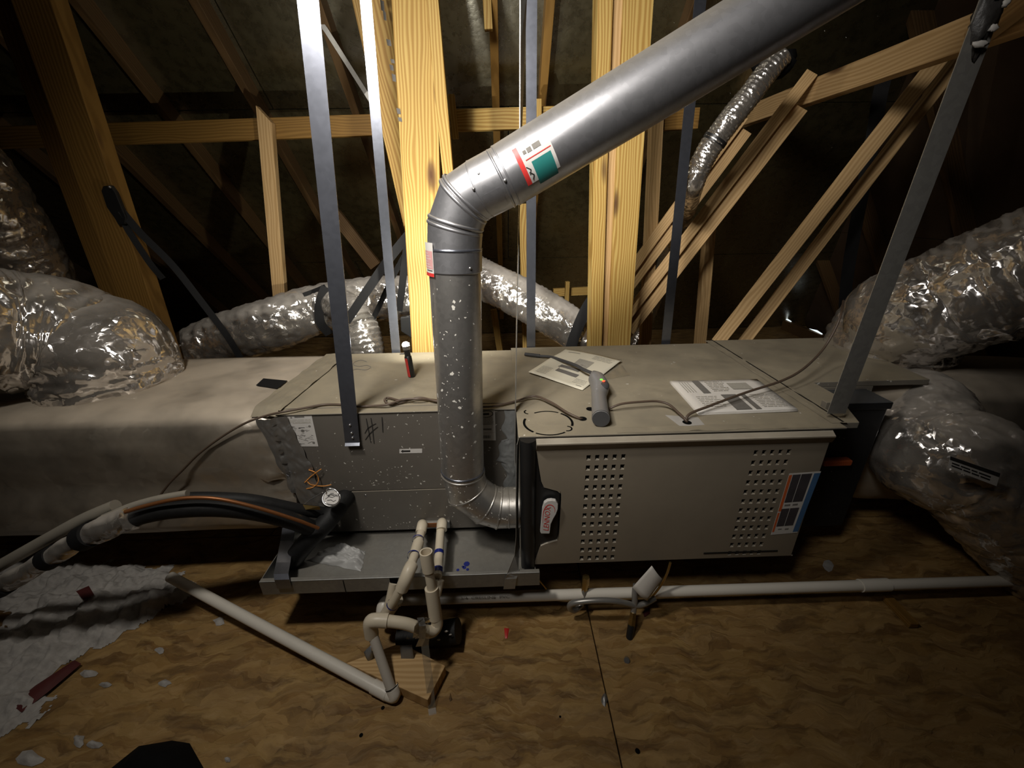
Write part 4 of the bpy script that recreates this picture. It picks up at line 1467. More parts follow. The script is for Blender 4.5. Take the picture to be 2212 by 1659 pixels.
s1b, s1t = at(762, 958, Y=1.104), at(665, 0, Y=1.10)
s1 = strap('wide steel strap fastened to the coil front beside the handwritten number', [s1b + V((.0006, -.009, -.004)), s1b + V((0, -.001, .003))] + strap_line(s1b + V((0, 0, .01)), s1t, 10, 1.55), V((.0225, 0, 0)), .0016, 'galv')
for k in (.020, .036, .062):
    obj('screw', MB().sphere(ext(s1b, s1t, k) + V((.004 - k * .1, -.003, 0)), .004, 8, 5, (1, .6, 1)), 'steel', s1)
strap('steel strap behind the coil crossing the left flank of the bright post', strap_line(at(856, 762, Y=1.685), at(790, 0, Y=1.685), 10, 1.5), V((.0185, 0, 0)), .0016, 'galv')
strap('upright steel strap directly behind the upper elbow of the flue', strap_line(at(1147, 762, Y=1.70), at(1148, 0, Y=1.70), 10, 1.5), V((.0185, 0, 0)), .0016, 'galv')
strap('steel strap behind the furnace beside the thin silver vent duct', strap_line(at(1436, 760, Y=1.72), at(1513, 0, Y=1.70), 10, 1.4), V((.0205, .002, 0)), .0016, 'galv')
s5b, s5t = at(1806, 893, Y=.985), at(2106, 100, Y=.99)
s5 = strap('broad dull steel strap at the right corner of the furnace with a tarred top', strap_line(s5b, s5t, 12, 1.14), V((.026, 0, 0)), .002, 'galv_dusty')
mb = MB()
q = ext(s5b, s5t, 1.06)
mb.sphere(q, .04, 18, 12, (.62, .30, 1.45), .5, 3)
obj('tar_clump', mb, 'glue', s5, label='black tarry clump')
mb = MB()
for i, (k, dx, sx) in enumerate(((1.0, -.002, 1.2), (1.03, .012, .7), (1.09, -.004, .5), (1.075, .016, .5))):
    mb = MB().sphere(ext(s5b, s5t, k) + V((dx, -.013, 0)), .010, 9, 6, (1.4 * sx, .4, .6), .7, i)
    obj('plaster_splash', mb, 'grey_white', s5)
# strap seen edge-on at the joint between coil and furnace, twisted broad at the top
pts, sd = [], []
eb, et = at(1112, 900, Y=1.0), at(1122, 430, Y=1.0)
P = [at(1112, 1000, Y=1.095), at(1113, 900, Y=1.095), at(1116, 700, Y=1.095), at(1119, 560, Y=1.10), at(1122, 430, Y=1.105)]
t_ = (P[-1] - P[1]).normalized()
P += [P[-1] + t_ * .1 * i for i in range(1, 14)]
for i, p in enumerate(P):
    tw = min(1, max(0, (i - 4) / 6)) * .75
    sd.append(V((.016 * math.sin(tw), .016 * math.cos(tw), 0)))
strap('thin steel strap seen edge on between flue and upright strap', P, sd, .0022, 'galv_dusty')
strap('steel sleeve strap running down over the mastic to the drain pan', [at(1119, 952, Y=.944), at(1118, 1000, Y=.942), at(1117, 1080, Y=.938), at(1117, 1150, Y=.934), at(1117, 1190, Y=.925), at(1108, 1238, Y=.893), at(1103, 1250, Y=.888), at(1100, 1272, Y=.887)],
      [V((.004, .02, 0)), V((.004, .02, 0)), V((.004, .02, 0)), V((.004, .018, 0)), V((.008, .014, 0)), V((.018, .004, 0)), V((.0175, 0, 0)), V((.0175, 0, 0))], .0016, 'galv_dusty')
strap('thin grey rod slanting down in the dark behind the first steel strap', [at(686, 40, Y=2.2), at(705, 66, Y=2.2), at(790, 200, Y=2.3), at(815, 240, Y=2.3)], V((.008, 0, .006)), .006, 'galv_dusty', 'brace_rod')

# ================================================================== black webbing
def web_strap(label, pts, hw_, n=8):
    ps = spline(pts, n)
    m = len(ps)
    sd = []
    for i in range(m):
        t = (ps[min(i + 1, m - 1)] - ps[max(i - 1, 0)]).normalized()
        view = (ps[i] - CAM).normalized()
        sd.append(t.cross((view + V((.12, 0, .1))).normalized()).normalized() * hw_)
    return tag(obj('webbing_strap', MB().ribbon(ps, sd, .0018), 'black_matt'), label, 'strap')


ws = web_strap('black webbing from the far-left post down to the back foil duct', [at(262, 455, Y=1.85), at(305, 505, Y=1.86), at(372, 572, Y=1.88), at(430, 645, Y=1.88), at(490, 725, Y=1.88), at(520, 775, Y=1.90)], .014)
mb = MB()
mb.prism([(218, 412), (222, 402), (238, 400), (249, 415), (262, 447), (272, 470), (270, 484), (255, 486), (246, 470), (230, 448)], Matrix.Identity(4), 0, 1)
mb2 = MB()
o_ = [at(u, v, Y=1.845) for u, v in ((218, 412), (222, 402), (238, 400), (249, 415), (262, 447), (272, 470), (270, 484), (255, 486), (246, 470), (230, 448))]
mb2.add(o_ + [p + V((0, .018, 0)) for p in o_], [tuple(range(10)), tuple(reversed(range(10, 20)))] + [(i, (i + 1) % 10, (i + 1) % 10 + 10, i + 10) for i in range(10)])
obj('bracket', mb2, 'black', ws, bevel=.003, label='black strap bracket')
obj('nail', MB().sphere(at(237, 404, Y=1.842), .006, 8, 5), 'steel', ws)
web_strap('second black webbing hanging slack from the far-left post bracket', [at(262, 470, Y=1.86), at(285, 510, Y=1.86), at(325, 570, Y=1.87), at(352, 602, Y=1.885)], .012)
web_strap('black webbing fan, broad leftmost strip to the dropping foil elbow', [at(884, 505, Y=1.88), at(840, 560, Y=1.87), at(795, 625, Y=1.86), at(748, 695, Y=1.86)], .019)
web_strap('black webbing fan, thin strip just left of the steel strap', [at(880, 540, Y=1.92), at(845, 605, Y=1.95), at(822, 655, Y=1.97), at(806, 688, Y=2.0)], .012)
web_strap('black webbing fan, tapering strip just right of the steel strap', [at(884, 500, Y=1.9), at(874, 570, Y=1.92), at(868, 625, Y=1.94), at(862, 672, Y=1.97)], .016)
web_strap('black webbing fan, upright strip against the bright post', [at(889, 515, Y=1.98), at(893, 590, Y=1.98), at(895, 690, Y=1.98)], .016)
pb = [at(u, v, Y=1.97) for u, v in ((864, 686), (912, 680), (922, 696), (906, 718), (888, 730), (866, 716))]
mb = MB(); mb.add(pb + [p + V((0, .03, 0)) for p in pb], [tuple(range(6)), tuple(reversed(range(6, 12)))] + [(i, (i + 1) % 6, (i + 1) % 6 + 6, i + 6) for i in range(6)])
tag(obj('hanger_saddle', mb, 'black', bevel=.004), 'black duct saddle hanging behind the lit penlight', 'bracket')
web_strap('black webbing band looped round the back foil duct by the first steel strap', [at(704, 620, Y=2.07), at(694, 645, Y=2.05), at(689, 675, Y=2.05), at(694, 700, Y=2.06), at(712, 722, Y=2.1)], .022)
web_strap('black webbing lying along the crest of the back foil duct', [at(655, 637, Y=2.09), at(680, 628, Y=2.12), at(703, 618, Y=2.14)], .010)
web_strap('broad black webbing slung under the duct left of the right pine post', [at(1284, 640, Y=1.88), at(1265, 670, Y=1.88), at(1245, 715, Y=1.88), at(1232, 755, Y=1.88)], .026)
web_strap('long black webbing hanging in the dark right of the slanting webs', [at(1914, 155, Y=2.02), at(1900, 210, Y=2.04), at(1880, 330, Y=2.06), at(1850, 480, Y=2.1), at(1830, 600, Y=2.12), at(1822, 700, Y=2.15)], .026)

# ================================================================== drain pan under the coil
pn = thing('drain_pan', 'shallow galvanised drain pan sticking out under the coil cabinet', 'pan', (-.32, 1.3, .16))
px0, px1, py0, py1, pz0, pz1 = -.735, .082, .893, 1.70, .199, .262
obj('base', MB().box((px0, py0, pz0), (px1, py1, pz0 + .002)), 'pan', pn)
obj('front_wall', MB().box((px0, py0 - .002, pz0 + .001), (px1 + .01, py0 + .002, pz1 - .012)), 'pan', pn)
obj('front_lip', MB().box((px0, py0 - .002, pz1 - .014), (px1 + .01, py0 + .012, pz1 - .010)), 'pan', pn, bevel=.0015)
obj('left_wall', MB().box((px0, py0, pz0), (px0 + .002, py1, pz1 - .012)), 'pan', pn)
obj('right_wall', MB().box((px1 - .002, py0, pz0), (px1, py1, pz1 - .03)), 'pan', pn)
obj('back_wall', MB().box((px0, py1 - .002, pz0), (px1, py1, pz1 - .03)), 'pan', pn)
obj('lap_seam', MB().box((at(743, 1258, Y=py0).x - .001, py0 - .0035, pz0 - .006), (at(743, 1258, Y=py0).x + .001, py0 - .001, pz1 - .014)), 'dark_line', pn)
mb = MB()
mk = [(1008, 1218, .010), (1003, 1226, .006), (989, 1231, .005), (1010, 1230, .005), (1000, 1224, .004)]
for u, v, r in mk:
    disc(mb, at(u, v, Z=pz0 + .0028), (0, 0, 1), r, 9)
obj('primer_drips', mb, 'primer', pn)['kind'] = 'stuff'
for x in (-.60, -.02):
    o = obj('support_block', MB().box((x - .045, 1.18, 0), (x + .045, 1.60, pz0 - .0005)), 'brown', bevel=.003)
    tag(o, 'wooden bearer under the %s end of the drain pan' % ('left' if x < -.3 else 'right'), 'timber')
o = obj('support_block', MB().box((.40, 1.36, 0), (.50, 1.66, FZ0 - .001)), 'brown', bevel=.003)
tag(o, 'wooden bearer in the shadow under the furnace', 'timber')
strap('pale steel strap wrapping the left end of the drain pan', [at(624, 1140, Y=1.09), at(620, 1168, Y=1.05), at(612, 1215, Y=.945), at(607, 1240, Y=.90), at(609, 1252, Y=.886), at(615, 1271, Y=.886)],
      V((.0215, 0, 0)), .0016, 'galv')
mb = MB()


def scrap(s, t):
    c = [at(662, 1212, Z=pz0), at(735, 1178, Z=pz0), at(790, 1192, Z=pz0), at(780, 1236, Z=pz0), ]
    p = bil([c[0], c[1], c[2], c[3]], s, t)
    h = .012 + .020 * abs(noise.noise(V((s * 4, t * 4, 2)))) + .008 * noise.noise(V((s * 11, t * 11, 8)))
    e = min(1, 8 * min(s, 1 - s, t, 1 - t))
    return p + V((.006 * noise.noise(V((s * 6, t * 6, 4))), .006 * noise.noise(V((s * 6, t * 6, 14))), .003 + h * e))


mb.grid(scrap, 30, 24)
tag(obj('plastic_scrap', mb, 'white_film'), 'crumpled pale plastic film lying in the drain pan', 'scrap')

# ================================================================== condensate drain of glued pipe
dt = thing('condensate_trap', 'cream plastic condensate drain with trap and blue primer rings', 'pipe', (-.3, .85, 0))
RP = .0134
RF = .0172


def pipe(name, pts, r=RP, mat='pvc', parent=dt, n=18, label=None, sm=6):
    ps = spline(pts, sm) if len(pts) > 2 else [V(p) for p in pts]
    return obj(name, MB().tube(ps, r, n), mat, parent, label=label)


def ring(p, dr, r=RP + .0006, w_=.0022, mat='primer', parent=dt):
    dr = V(dr).normalized()
    return obj('primer_ring', MB().tube([V(p) - dr * w_, V(p) + dr * w_], r, 18, False), mat, parent, label='blue primer ring')


a0, a1, a2 = at(912, 1133, Y=1.10), at(912, 1135, Y=1.055), at(905, 1170, Y=.985)
a3, a4, a5 = at(893, 1205, Y=.915), at(884, 1232, Y=.868), at(864, 1275, Y=.848)
a6 = at(840, 1318, Y=.85)
pipe('elbow', [a0, a1, at(909, 1150, Y=1.03)], RF)
pipe('drain_pipe', [at(911, 1144, Y=1.04), a2, at(901, 1185, Y=.955), at(884, 1230, Y=.87)], RP)
pipe('coupling', [at(904, 1172, Y=.98), at(896, 1198, Y=.93)], RF)
pipe('elbow', [at(889, 1222, Y=.885), a4, at(876, 1252, Y=.852), at(868, 1272, Y=.846)], RF * 1.08)
pipe('drain_pipe', [at(870, 1265, Y=.848), at(838, 1320, Y=.85)], RP)
for (u, v, Y), (u2, v2, Y2) in (((909, 1143, 1.045), (905, 1170, .985)), ((903, 1166, .99), (901, 1180, .96)), ((893, 1200, .925), (891, 1212, .90)), ((848, 1306, .85), (842, 1316, .85))):
    ring(at(u, v, Y=Y), at(u2, v2, Y=Y2) - at(u, v, Y=Y), (RP if v in (1143,) else RF) + .0008)
b0, b1 = at(955, 1130, Y=1.10), at(955, 1131, Y=1.055)
pipe('elbow', [b0, b1, at(954, 1145, Y=1.03)], RF)
b2, b3 = at(952, 1142, Y=1.04), at(945, 1245, Y=.868)
pipe('drain_pipe', [b2, b3], RP)
pipe('coupling', [at(948, 1204, Y=.935), at(946, 1232, Y=.888)], RP * 1.06, 'pvc_white')
for v, wd in ((1140, .002), (1198, .006), (1232, .004), (1237, .003)):
    k_ = (v - 1142) / (1245 - 1142)
    ring(b2.lerp(b3, k_), b3 - b2, RP + .0012, wd)
# tee with the standing cleanout
t0, t1 = at(944, 1262, Y=.845), at(948, 1250, Y=.862)
tt = at(932, 1270, Y=.838); tb = at(941, 1334, Y=.822)
pipe('tee', [tt, tb], RF * 1.12)
pipe('tee_branch', [at(947, 1252, Y=.864), at(940, 1285, Y=.84)], RF)
s0_, s1_ = at(935, 1285, Y=.834), at(925, 1225, Y=.845)
pipe('standpipe', [s0_, s1_], RP)
c0, c1 = at(926, 1232, Y=.843), at(920, 1192, Y=.850)
mb = MB().tube([c0, c1], [RF * 1.02, RF * 1.04], 24, False)
dd = (c1 - c0).normalized()
mb.tube([c1, c1 - dd * .03], [RF * .82, RF * .80], 24, False)
x_ = [c1 + (V((1, 0, 0)) * math.cos(2 * math.pi * i / 24) + dd.cross(V((1, 0, 0))).normalized() * math.sin(2 * math.pi * i / 24)) * RF for i in range(24)]
xo = [c1 + (p - c1).normalized() * RF * 1.04 for p in x_]; xi = [c1 + (p - c1).normalized() * RF * .82 for p in x_]
mb.add(xo + xi, [(i, (i + 1) % 24, (i + 1) % 24 + 24, i + 24) for i in range(24)])
disc(mb, c1 - dd * .028, dd, RF * .82)
obj('open_coupling', mb, 'pvc', dt, label='open topped coupling')
# trap bend at the bottom and the run to the left
pipe('bend', [at(941, 1328, Y=.823), at(944, 1350, Y=.815), at(932, 1364, Y=.80), at(908, 1362, Y=.79)], RF * .98)
pipe('drain_pipe', [at(915, 1362, Y=.792), at(880, 1348, Y=.79), at(835, 1341, Y=.79)], RF * .95)
pipe('elbow', [at(838, 1341, Y=.79), at(812, 1340, Y=.79), at(800, 1345, Y=.79), at(803, 1372, Y=.785)], RF * 1.12)
ring(at(836, 1341, Y=.79), V((1, 0, 0)), RF * 1.05, .002)
f0, f1 = at(803, 1365, Y=.787), at(850, 1503, Z=.026)
pipe('drop_pipe', [f0, f1], RP, 'pvc_grey')
pipe('foot_elbow', [at(847, 1486, Z=.042), at(851, 1503, Z=.022), at(832, 1497, Z=.020)], RF, 'pvc_white')
ring(at(846, 1484, Z=.044), f1 - f0, RF + .0006, .0015, 'dark_line')
g0, g1 = at(838, 1499, Z=.020), at(368, 1246, Z=.105)
pipe('run_pipe', [g0, g1], .0165, 'pvc_white', label='long pale drain run')
pipe('run_coupling', [g0, ext(g0, g1, .055)], .0185, 'pvc_white')
# second tee behind, fed from the pan
h0, h1 = at(851, 1258, Y=.895), at(838, 1316, Y=.87)
pipe('pan_outlet', [h0, h1], RP, 'pvc')
ring(at(848, 1273, Y=.89), h1 - h0)
pipe('tee', [at(858, 1293, Y=.87), at(833, 1330, Y=.865), at(829, 1345, Y=.86)], RF * 1.1)
ring(at(829, 1338, Y=.862), V((.3, 0, -1)), RF * 1.13, .0015)
pipe('elbow', [at(826, 1336, Y=.89), at(828, 1310, Y=.91), at(840, 1298, Y=.93), at(865, 1296, Y=.945)], RF * 1.15, 'pvc_white')
mb = MB()
obj('overflow_hole', MB().box(tuple(at(841, 1250, Y=py0 - .003)), tuple(at(862, 1262, Y=py0 - .001))), 'hole', pn)
# horizontal drain pipe below the unit
lp = thing('long_drain_pipe', 'long white plastic pipe lying level along the floor beneath the furnace', 'pipe', (.9, .95, .08))
l0, l1 = at(862, 1296, Y=.95), at(2330, 1250, Y=.95)
obj('pipe', MB().tube([l0, l0.lerp(l1, .3), l0.lerp(l1, .6), l1], .0172, 20), 'pvc_white', lp)
kq = ext(l0, l1, (1878 - 862) / (2330 - 862))
obj('coupling', MB().tube([kq - V((.05, 0, 0)), kq + V((.045, 0, 0))], .0205, 20), 'pvc_white', lp, bevel=.001)
mb = MB()
M = frame(at(1048, 1291, Y=.932), (1, 0, (l1 - l0).normalized().z), (0, 0, 1))
text_into(mb, '3/4  CRESLINE  PVC', .017, M, .0006, sx=1.1)
obj('printing', mb, 'ink', lp, label='printed pipe lettering')

# props under the trap
o = thing('foam_sleeve', 'black foam pipe sleeve lying crosswise behind the trap', 'pipe insulation', at(930, 1375, Y=.83))
e0, e1 = at(862, 1378, Y=.86), at(990, 1362, Y=.85)
obj('sleeve', MB().tube([e0, e0.lerp(e1, .5) + V((0, 0, -.003)), e1], [.030, .033, .036], 20), 'black_soft', o)
for u, v, r in ((945, 1364, .006), (964, 1364, .0045), (973, 1371, .004), (948, 1382, .004), (881, 1378, .004), (889, 1365, .004)):
    p = at(u, v, Y=.815)
    obj('paint_splash', MB().sphere(p, r, 7, 5, (1.3, .5, .7), .6, u), 'grey_white', o)
wb = [at(748, 1432, Z=.04), at(866, 1388, Z=.04), at(962, 1438, Z=.04), at(924, 1512, Z=.04)]
mb = MB(); mb.add(wb + [p - V((0, 0, .0395)) for p in wb], [(0, 1, 2, 3), (7, 6, 5, 4), (0, 4, 5, 1), (1, 5, 6, 2), (2, 6, 7, 3), (3, 7, 4, 0)])
tag(obj('wood_offcut', mb, 'tan', bevel=.002), 'flat wood offcut on the floor under the trap', 'timber')
strap('pale plastic strap tied round the trap and trailing down to the floor', [at(904, 1378, Y=.80), at(906, 1345, Y=.775), at(914, 1335, Y=.765), at(920, 1362, Y=.755), at(918, 1395, Y=.75), at(927, 1470, Y=.71), at(933, 1530, Y=.675), at(938, 1570, Y=.64)],
      V((.010, .002, 0)), .0014, 'clear', 'tie_strap')
mb = MB()
mb.ribbon([at(898, 1375, Y=.79), at(902, 1350, Y=.768), at(912, 1338, Y=.758), at(922, 1340, Y=.762)], V((.008, .003, .002)), .0012)
mb.ribbon([at(908, 1334, Y=.762), at(913, 1352, Y=.750), at(912, 1380, Y=.752), at(905, 1396, Y=.765)], V((.009, 0, .001)), .0012)
tag(obj('foil_tie', mb, 'foil_tape'), 'shiny foil tie knotted around the trap bend', 'strap')
for lab, c in (('grey tape end dangling from the black foam sleeve', [(864, 1394), (890, 1393), (903, 1440), (876, 1455)]), ('grey tape scrap left of the drop pipe on the floor', [(786, 1408), (802, 1392), (808, 1400), (806, 1425)])):
    q = [at(u, v, Y=.80) for u, v in c]
    mb = MB()
    mb.grid(lambda s, t: bil(q, s, t) + V((0, -.012 * math.sin(t * 2.6), .0)), 4, 8, True, (0, .001, 0))
    tag(obj('tape_strip', mb, 'duct_tape'), lab, 'tape')

# ================================================================== refrigerant lines at the coil corner
rf = thing('refrigerant_lines', 'black insulated refrigerant lines with copper streak, foil wrapped towards the left', 'pipe', at(480, 1100, Y=.95))
pipe('suction_stub', [at(752, 1068, Y=1.13), at(738, 1085, Y=1.09), at(705, 1128, Y=1.03), at(668, 1165, Y=1.0), at(640, 1200, Y=1.0), at(625, 1222, Y=1.02)], [.030, .031, .031, .031, .030, .026] if False else .030, 'black_soft', rf, 20)
pipe('insulated_line', [at(690, 1150, Y=1.02), at(640, 1128, Y=.985), at(560, 1107, Y=.955), at(470, 1097, Y=.93), at(380, 1100, Y=.91), at(320, 1110, Y=.90), at(272, 1124, Y=.89)], .0245, 'black_soft', rf, 20)
pipe('liquid_line', [at(700, 1108, Y=1.06), at(640, 1100, Y=1.02), at(560, 1084, Y=.985), at(500, 1078, Y=.97), at(400, 1078, Y=.945), at(300, 1096, Y=.925), at(240, 1118, Y=.91)], .0185, 'black_soft', rf, 16)
pipe('copper_streak', [at(688, 1141, Y=.975), at(640, 1123, Y=.95), at(560, 1098, Y=.925), at(480, 1079, Y=.91), at(420, 1075, Y=.90), at(370, 1080, Y=.89), at(310, 1094, Y=.88), at(270, 1106, Y=.87)], .0052, 'copper', rf, 10, label='bare copper streak along the black lines')
pipe('pale_sheath', [at(405, 1066, Y=.925), at(340, 1078, Y=.915), at(280, 1095, Y=.905), at(225, 1118, Y=.90)], .010, 'sheath', rf, 10)
flexp = spline([at(286, 1118, Y=.885), at(230, 1140, Y=.88), at(180, 1162, Y=.875), at(100, 1210, Y=.865), at(0, 1268, Y=.855), at(-90, 1320, Y=.85)], 16)
mb = MB().tube(flexp, lerp_list([.032, .034, .027, .026, .026, .025], len(flexp)), 28, True, True, lambda L, a, p: .005 * noise.noise(p * 22) + .0022 * noise.noise(p * 60))
obj('foil_wrapping', mb, 'foil', rf, label='foil wrapped stretch of the lines')
pipe('upper_line', [at(250, 1092, Y=.93), at(180, 1122, Y=.92), at(110, 1160, Y=.91), at(0, 1222, Y=.90), at(-90, 1275, Y=.89)], .0165, 'sheath', rf, 16)
for u, v, Y, r in ((186, 1158, .875, .034), (112, 1203, .866, .030), (4, 1266, .856, .029)):
    k = min(range(len(flexp)), key=lambda i: (flexp[i] - at(u, v, Y=Y)).length)
    t_ = (flexp[min(k + 1, len(flexp) - 1)] - flexp[max(k - 1, 0)]).normalized()
    obj('tape_band', MB().tube([flexp[k] - t_ * .016, flexp[k] + t_ * .016], [r, r * 1.02], 20), 'black_matt', rf, label='black tape band')
# dial gauge held by a wire bail
gg = thing('dial_gauge', 'small white dial gauge wired to the black stub at the coil corner', 'gauge', at(716, 1077, Y=1.03))
gc = at(716, 1077, Y=1.015)
gn = (CAM - gc).normalized()
gn = (gn + V((0, 0, .55))).normalized()
mb = MB().tube([gc - gn * .012, gc + gn * .004], .0255, 28)
obj('case', mb, 'black', gg)
mb = MB(); disc(mb, gc + gn * .0046, gn, .0225, 28)
obj('face', mb, 'label', gg)
bead('rim', gc + gn * .004, gn, .0245, .0026, 'white_metal', gg)
mb = MB()
gx_ = (V((1, 0, 0)) - gn * gn.x).normalized(); gy_ = gn.cross(gx_)
for pl_ in ([(-.016, -.004), (-.008, .004), (.002, .002), (.012, .008), (.017, .005)], [(-.014, .006), (-.004, .010), (.006, .008)], [(-.010, -.008), (.0, -.006), (.008, -.010), (.014, -.006)], [(-.006, .014), (.004, .015)]):
    ps = [gc + gn * .0052 + gx_ * x + gy_ * y for x, y in pl_]
    mb.ribbon(ps, gy_ * .0010, .0003)
obj('markings', mb, 'ink_black', gg)['kind'] = 'stuff'
pipe('wire_bail', [at(655, 1091, Y=1.06), at(672, 1078, Y=1.05), at(690, 1068, Y=1.04), at(697, 1064, Y=1.03)], .0016, 'white_metal', gg, 8)
pipe('wire_bail', [at(706, 1068, Y=1.01), at(705, 1058, Y=1.01), at(712, 1055, Y=1.01), at(724, 1058, Y=1.01), at(732, 1068, Y=1.0), at(732, 1082, Y=.995), at(722, 1090, Y=.99), at(706, 1088, Y=.995), at(699, 1082, Y=1.0)], .0018, 'white_metal', gg, 8)
q = [at(655, 1090, Y=1.03), at(690, 1094, Y=1.02), at(693, 1101, Y=1.02), at(661, 1101, Y=1.02)]
quad_on('clip', q, 0, 'brass', gg, .002, NY)
ow = thing('orange_wire', 'loose loop of thin orange wire against the grey coil panel', 'wire', at(680, 1035, Y=1.10))
for pts in ([(694, 1013), (684, 1020), (670, 1031), (660, 1041), (658, 1042)], [(667, 1015), (680, 1020), (687, 1030), (687, 1042), (680, 1050), (672, 1054), (660, 1056)], [(662, 1038), (670, 1046), (682, 1049), (700, 1050), (716, 1047)]):
    pipe('strand', [at(u, v, Y=1.105 - .004 * (i % 2)) for i, (u, v) in enumerate(pts)], .0016, 'orange', ow, 8)

# ================================================================== things lying on top of the unit
# penlight standing on its end
pg = thing('penlight', 'small red and black penlight standing lit on the coil cabinet', 'flashlight', PEN)
tilt = V((-.07, .04, 1)).normalized()
ptop = PEN + tilt * .118
mb = MB().tube([PEN + tilt * .0002, PEN + tilt * .002, PEN + tilt * .078, PEN + tilt * .080], [.0105, .0125, .0125, .011], 20)
obj('body', mb, 'black', pg)
mb = MB()
mb.grid(lambda s, t: PEN + tilt * (.004 + .070 * s) + (V((-1, 0, 0)) * math.cos((t - .5) * 2.0 + .5) + V((0, -1, 0)) * math.sin((t - .5) * 2.0 + .5)) * .0132, 4, 10)
obj('red_side', mb, 'red_tool', pg, label='red flank')
obj('neck', MB().tube([PEN + tilt * .080, PEN + tilt * .094, PEN + tilt * .104], [.0105, .0105, .0125], 20), 'black', pg)
obj('head', MB().tube([PEN + tilt * .104, ptop], [.0125, .014], 20), 'steel', pg)
obj('lamp', MB().sphere(ptop + tilt * .004, .013, 16, 10, (1, 1, .75)), 'led', pg, label='glowing white lamp')
obj('clip', MB().box(PEN + V((-.032, -.004, .088)), PEN + V((-.012, .004, .090))), 'steel', pg)
light('penlight_beam', 'SPOT', ptop + tilt * .02 + V((0, .004, .01)), 20, (1.0, .96, .84), V((-.30, 1.82, 1.42)), spot_size=math.radians(64), spot_blend=1.0, shadow_soft_size=.012)
light('penlight_spill', 'SPOT', ptop + tilt * .02 + V((0, .004, .01)), 17, (1.0, .97, .86), ptop + V((.05, .9, .42)), spot_size=math.radians(150), spot_blend=.6, shadow_soft_size=.012)

# gas sniffer
sn = thing('gas_sniffer', 'grey handheld gas leak sniffer with a bendy probe on the furnace top', 'detector', at(1295, 870, Z=ZT))
hz_ = ZT + .026
h0, h1, h2, h3 = at(1298, 903, Z=hz_), at(1294, 858, Z=hz_), at(1296, 836, Z=hz_ + .006), at(1283, 806, Z=hz_ + .010)
mb = MB().tube(spline([h0, h0.lerp(h1, .04), h1, h2, h2.lerp(h3, .55), h3], 6), lerp_list([.0235, .0245, .0225, .029, .027, .010], 31), 24)
obj('handle', mb, 'tool_grey', sn)
obj('end_cap', MB().tube([h0 + (h0 - h1).normalized() * .006, h0], [.0235, .025], 24), 'tool_dark', sn, bevel=.002, label='dark rubber end cap')
fc = at(1301, 826, Z=hz_ + .030)
mb = MB().sphere(fc + V((0, .01, -.012)), .034, 18, 10, (.72, 1.05, .40))
obj('keypad', mb, 'tool_dark', sn, label='dark keypad bulge')
p1_, p2_ = at(1299, 820, Z=hz_ + .034), at(1304, 823, Z=hz_ + .034)
obj('green_light', MB().sphere(p1_, .0042, 8, 5, (1.2, 1, .6)), 'led_green', sn, label='green indicator light')
obj('red_light', MB().sphere(p2_, .0042, 8, 5, (1.2, 1, .6)), 'led_red', sn, label='red indicator light')
pipe('probe', [h3 + V((.004, -.012, 0)), at(1262, 799, Z=ZT + .034), at(1243, 789, Z=ZT + .032), at(1215, 779, Z=ZT + .022), at(1190, 771, Z=ZT + .012), at(1165, 769, Z=ZT + .009), at(1135, 765, Z=ZT + .009)], .0058, 'tool_dark', sn, 12, label='bendy dark probe')
obj('probe_tip', MB().tube([at(1166, 769, Z=ZT + .009), at(1134, 765, Z=ZT + .009)], [.0075, .0072], 12), 'tool_dark', sn, bevel=.001)

# papers
p1c = [at(1223, 755, Z=ZT + .004), at(1343, 780, Z=ZT + .010), at(1258, 843, Z=ZT + .003), at(1141, 807, Z=ZT + .004)]
lf = thing('leaflet', 'printed leaflet lying askew under the sniffer probe', 'paper', at(1240, 800, Z=ZT))


def sheet(c, off, curl=.008):
    def f(s, t):
        p = bil(c, s, t)
        return p + V((0, 0, off + curl * (math.sin(s * 3.0 + t * 1.5) * .4 + .35) * (1 if off < .02 else 1) + .003 * noise.noise(V((s * 3, t * 3, 2)))))
    return f


sf = sheet(p1c, .001)
mb = MB(); mb.grid(sf, 16, 16, True, (0, 0, .0006))
sh = obj('sheet', mb, 'paper', lf)


def surf_print(name, rects, fn, mat, parent):
    mb = MB()
    for s0, t0, s1, t1 in rects:
        mb.grid(lambda a, b: fn(s0 + (s1 - s0) * a, t0 + (t1 - t0) * b) + V((0, 0, .0012)), 6, 3, False)
    o = obj(name, mb, mat, parent)
    o['kind'] = 'stuff'
    return o


surf_print('picture_print', [(.44, .28, .70, .52), (.14, .60, .27, .62)][:1], sf, 'ink_pale', sh)
surf_print('dark_bars', [(.56, .42, .70, .52), (.30, .56, .66, .64), (.34, .70, .72, .78), (.29, .62, .31, .645), (.33, .665, .345, .69)], sf, 'ink', sh)
surf_print('heading_print', [(.12, .10, .34, .125)] + lines(.60, .08, .95, .22, 4, .3, .4, 2) + lines(.08, .74, .30, .95, 6, .3, .3, 8) + lines(.74, .80, .96, .92, 4, .25, .3, 6) + [(.84, .93, .93, .945)], sf, 'ink_pale', sh)
c2 = [at(1446, 824, Z=ZT + .004), at(1634, 820, Z=ZT + .006), at(1722, 885, Z=ZT + .006), at(1508, 893, Z=ZT + .004)]
bk = thing('booklet', 'printed installation booklet lying open near the front of the furnace top', 'booklet', at(1585, 855, Z=ZT))
for i in range(4):
    k = .0012 + .0016 * i
    mb = MB()
    mb.grid(lambda s, t: bil(c2, s, t) + V((.0015 * (i % 2), -.0012 * (3 - i) * t, k - .004 + .0007 * noise.noise(V((s * 4, t * 4, i))))), 10, 10, True, (0, 0, .0011))
    pg_ = obj('page', mb, 'paper_white', bk)
tf = lambda s, t: bil(c2, s, t) + V((0, 0, .0064 - .004 + .0004))
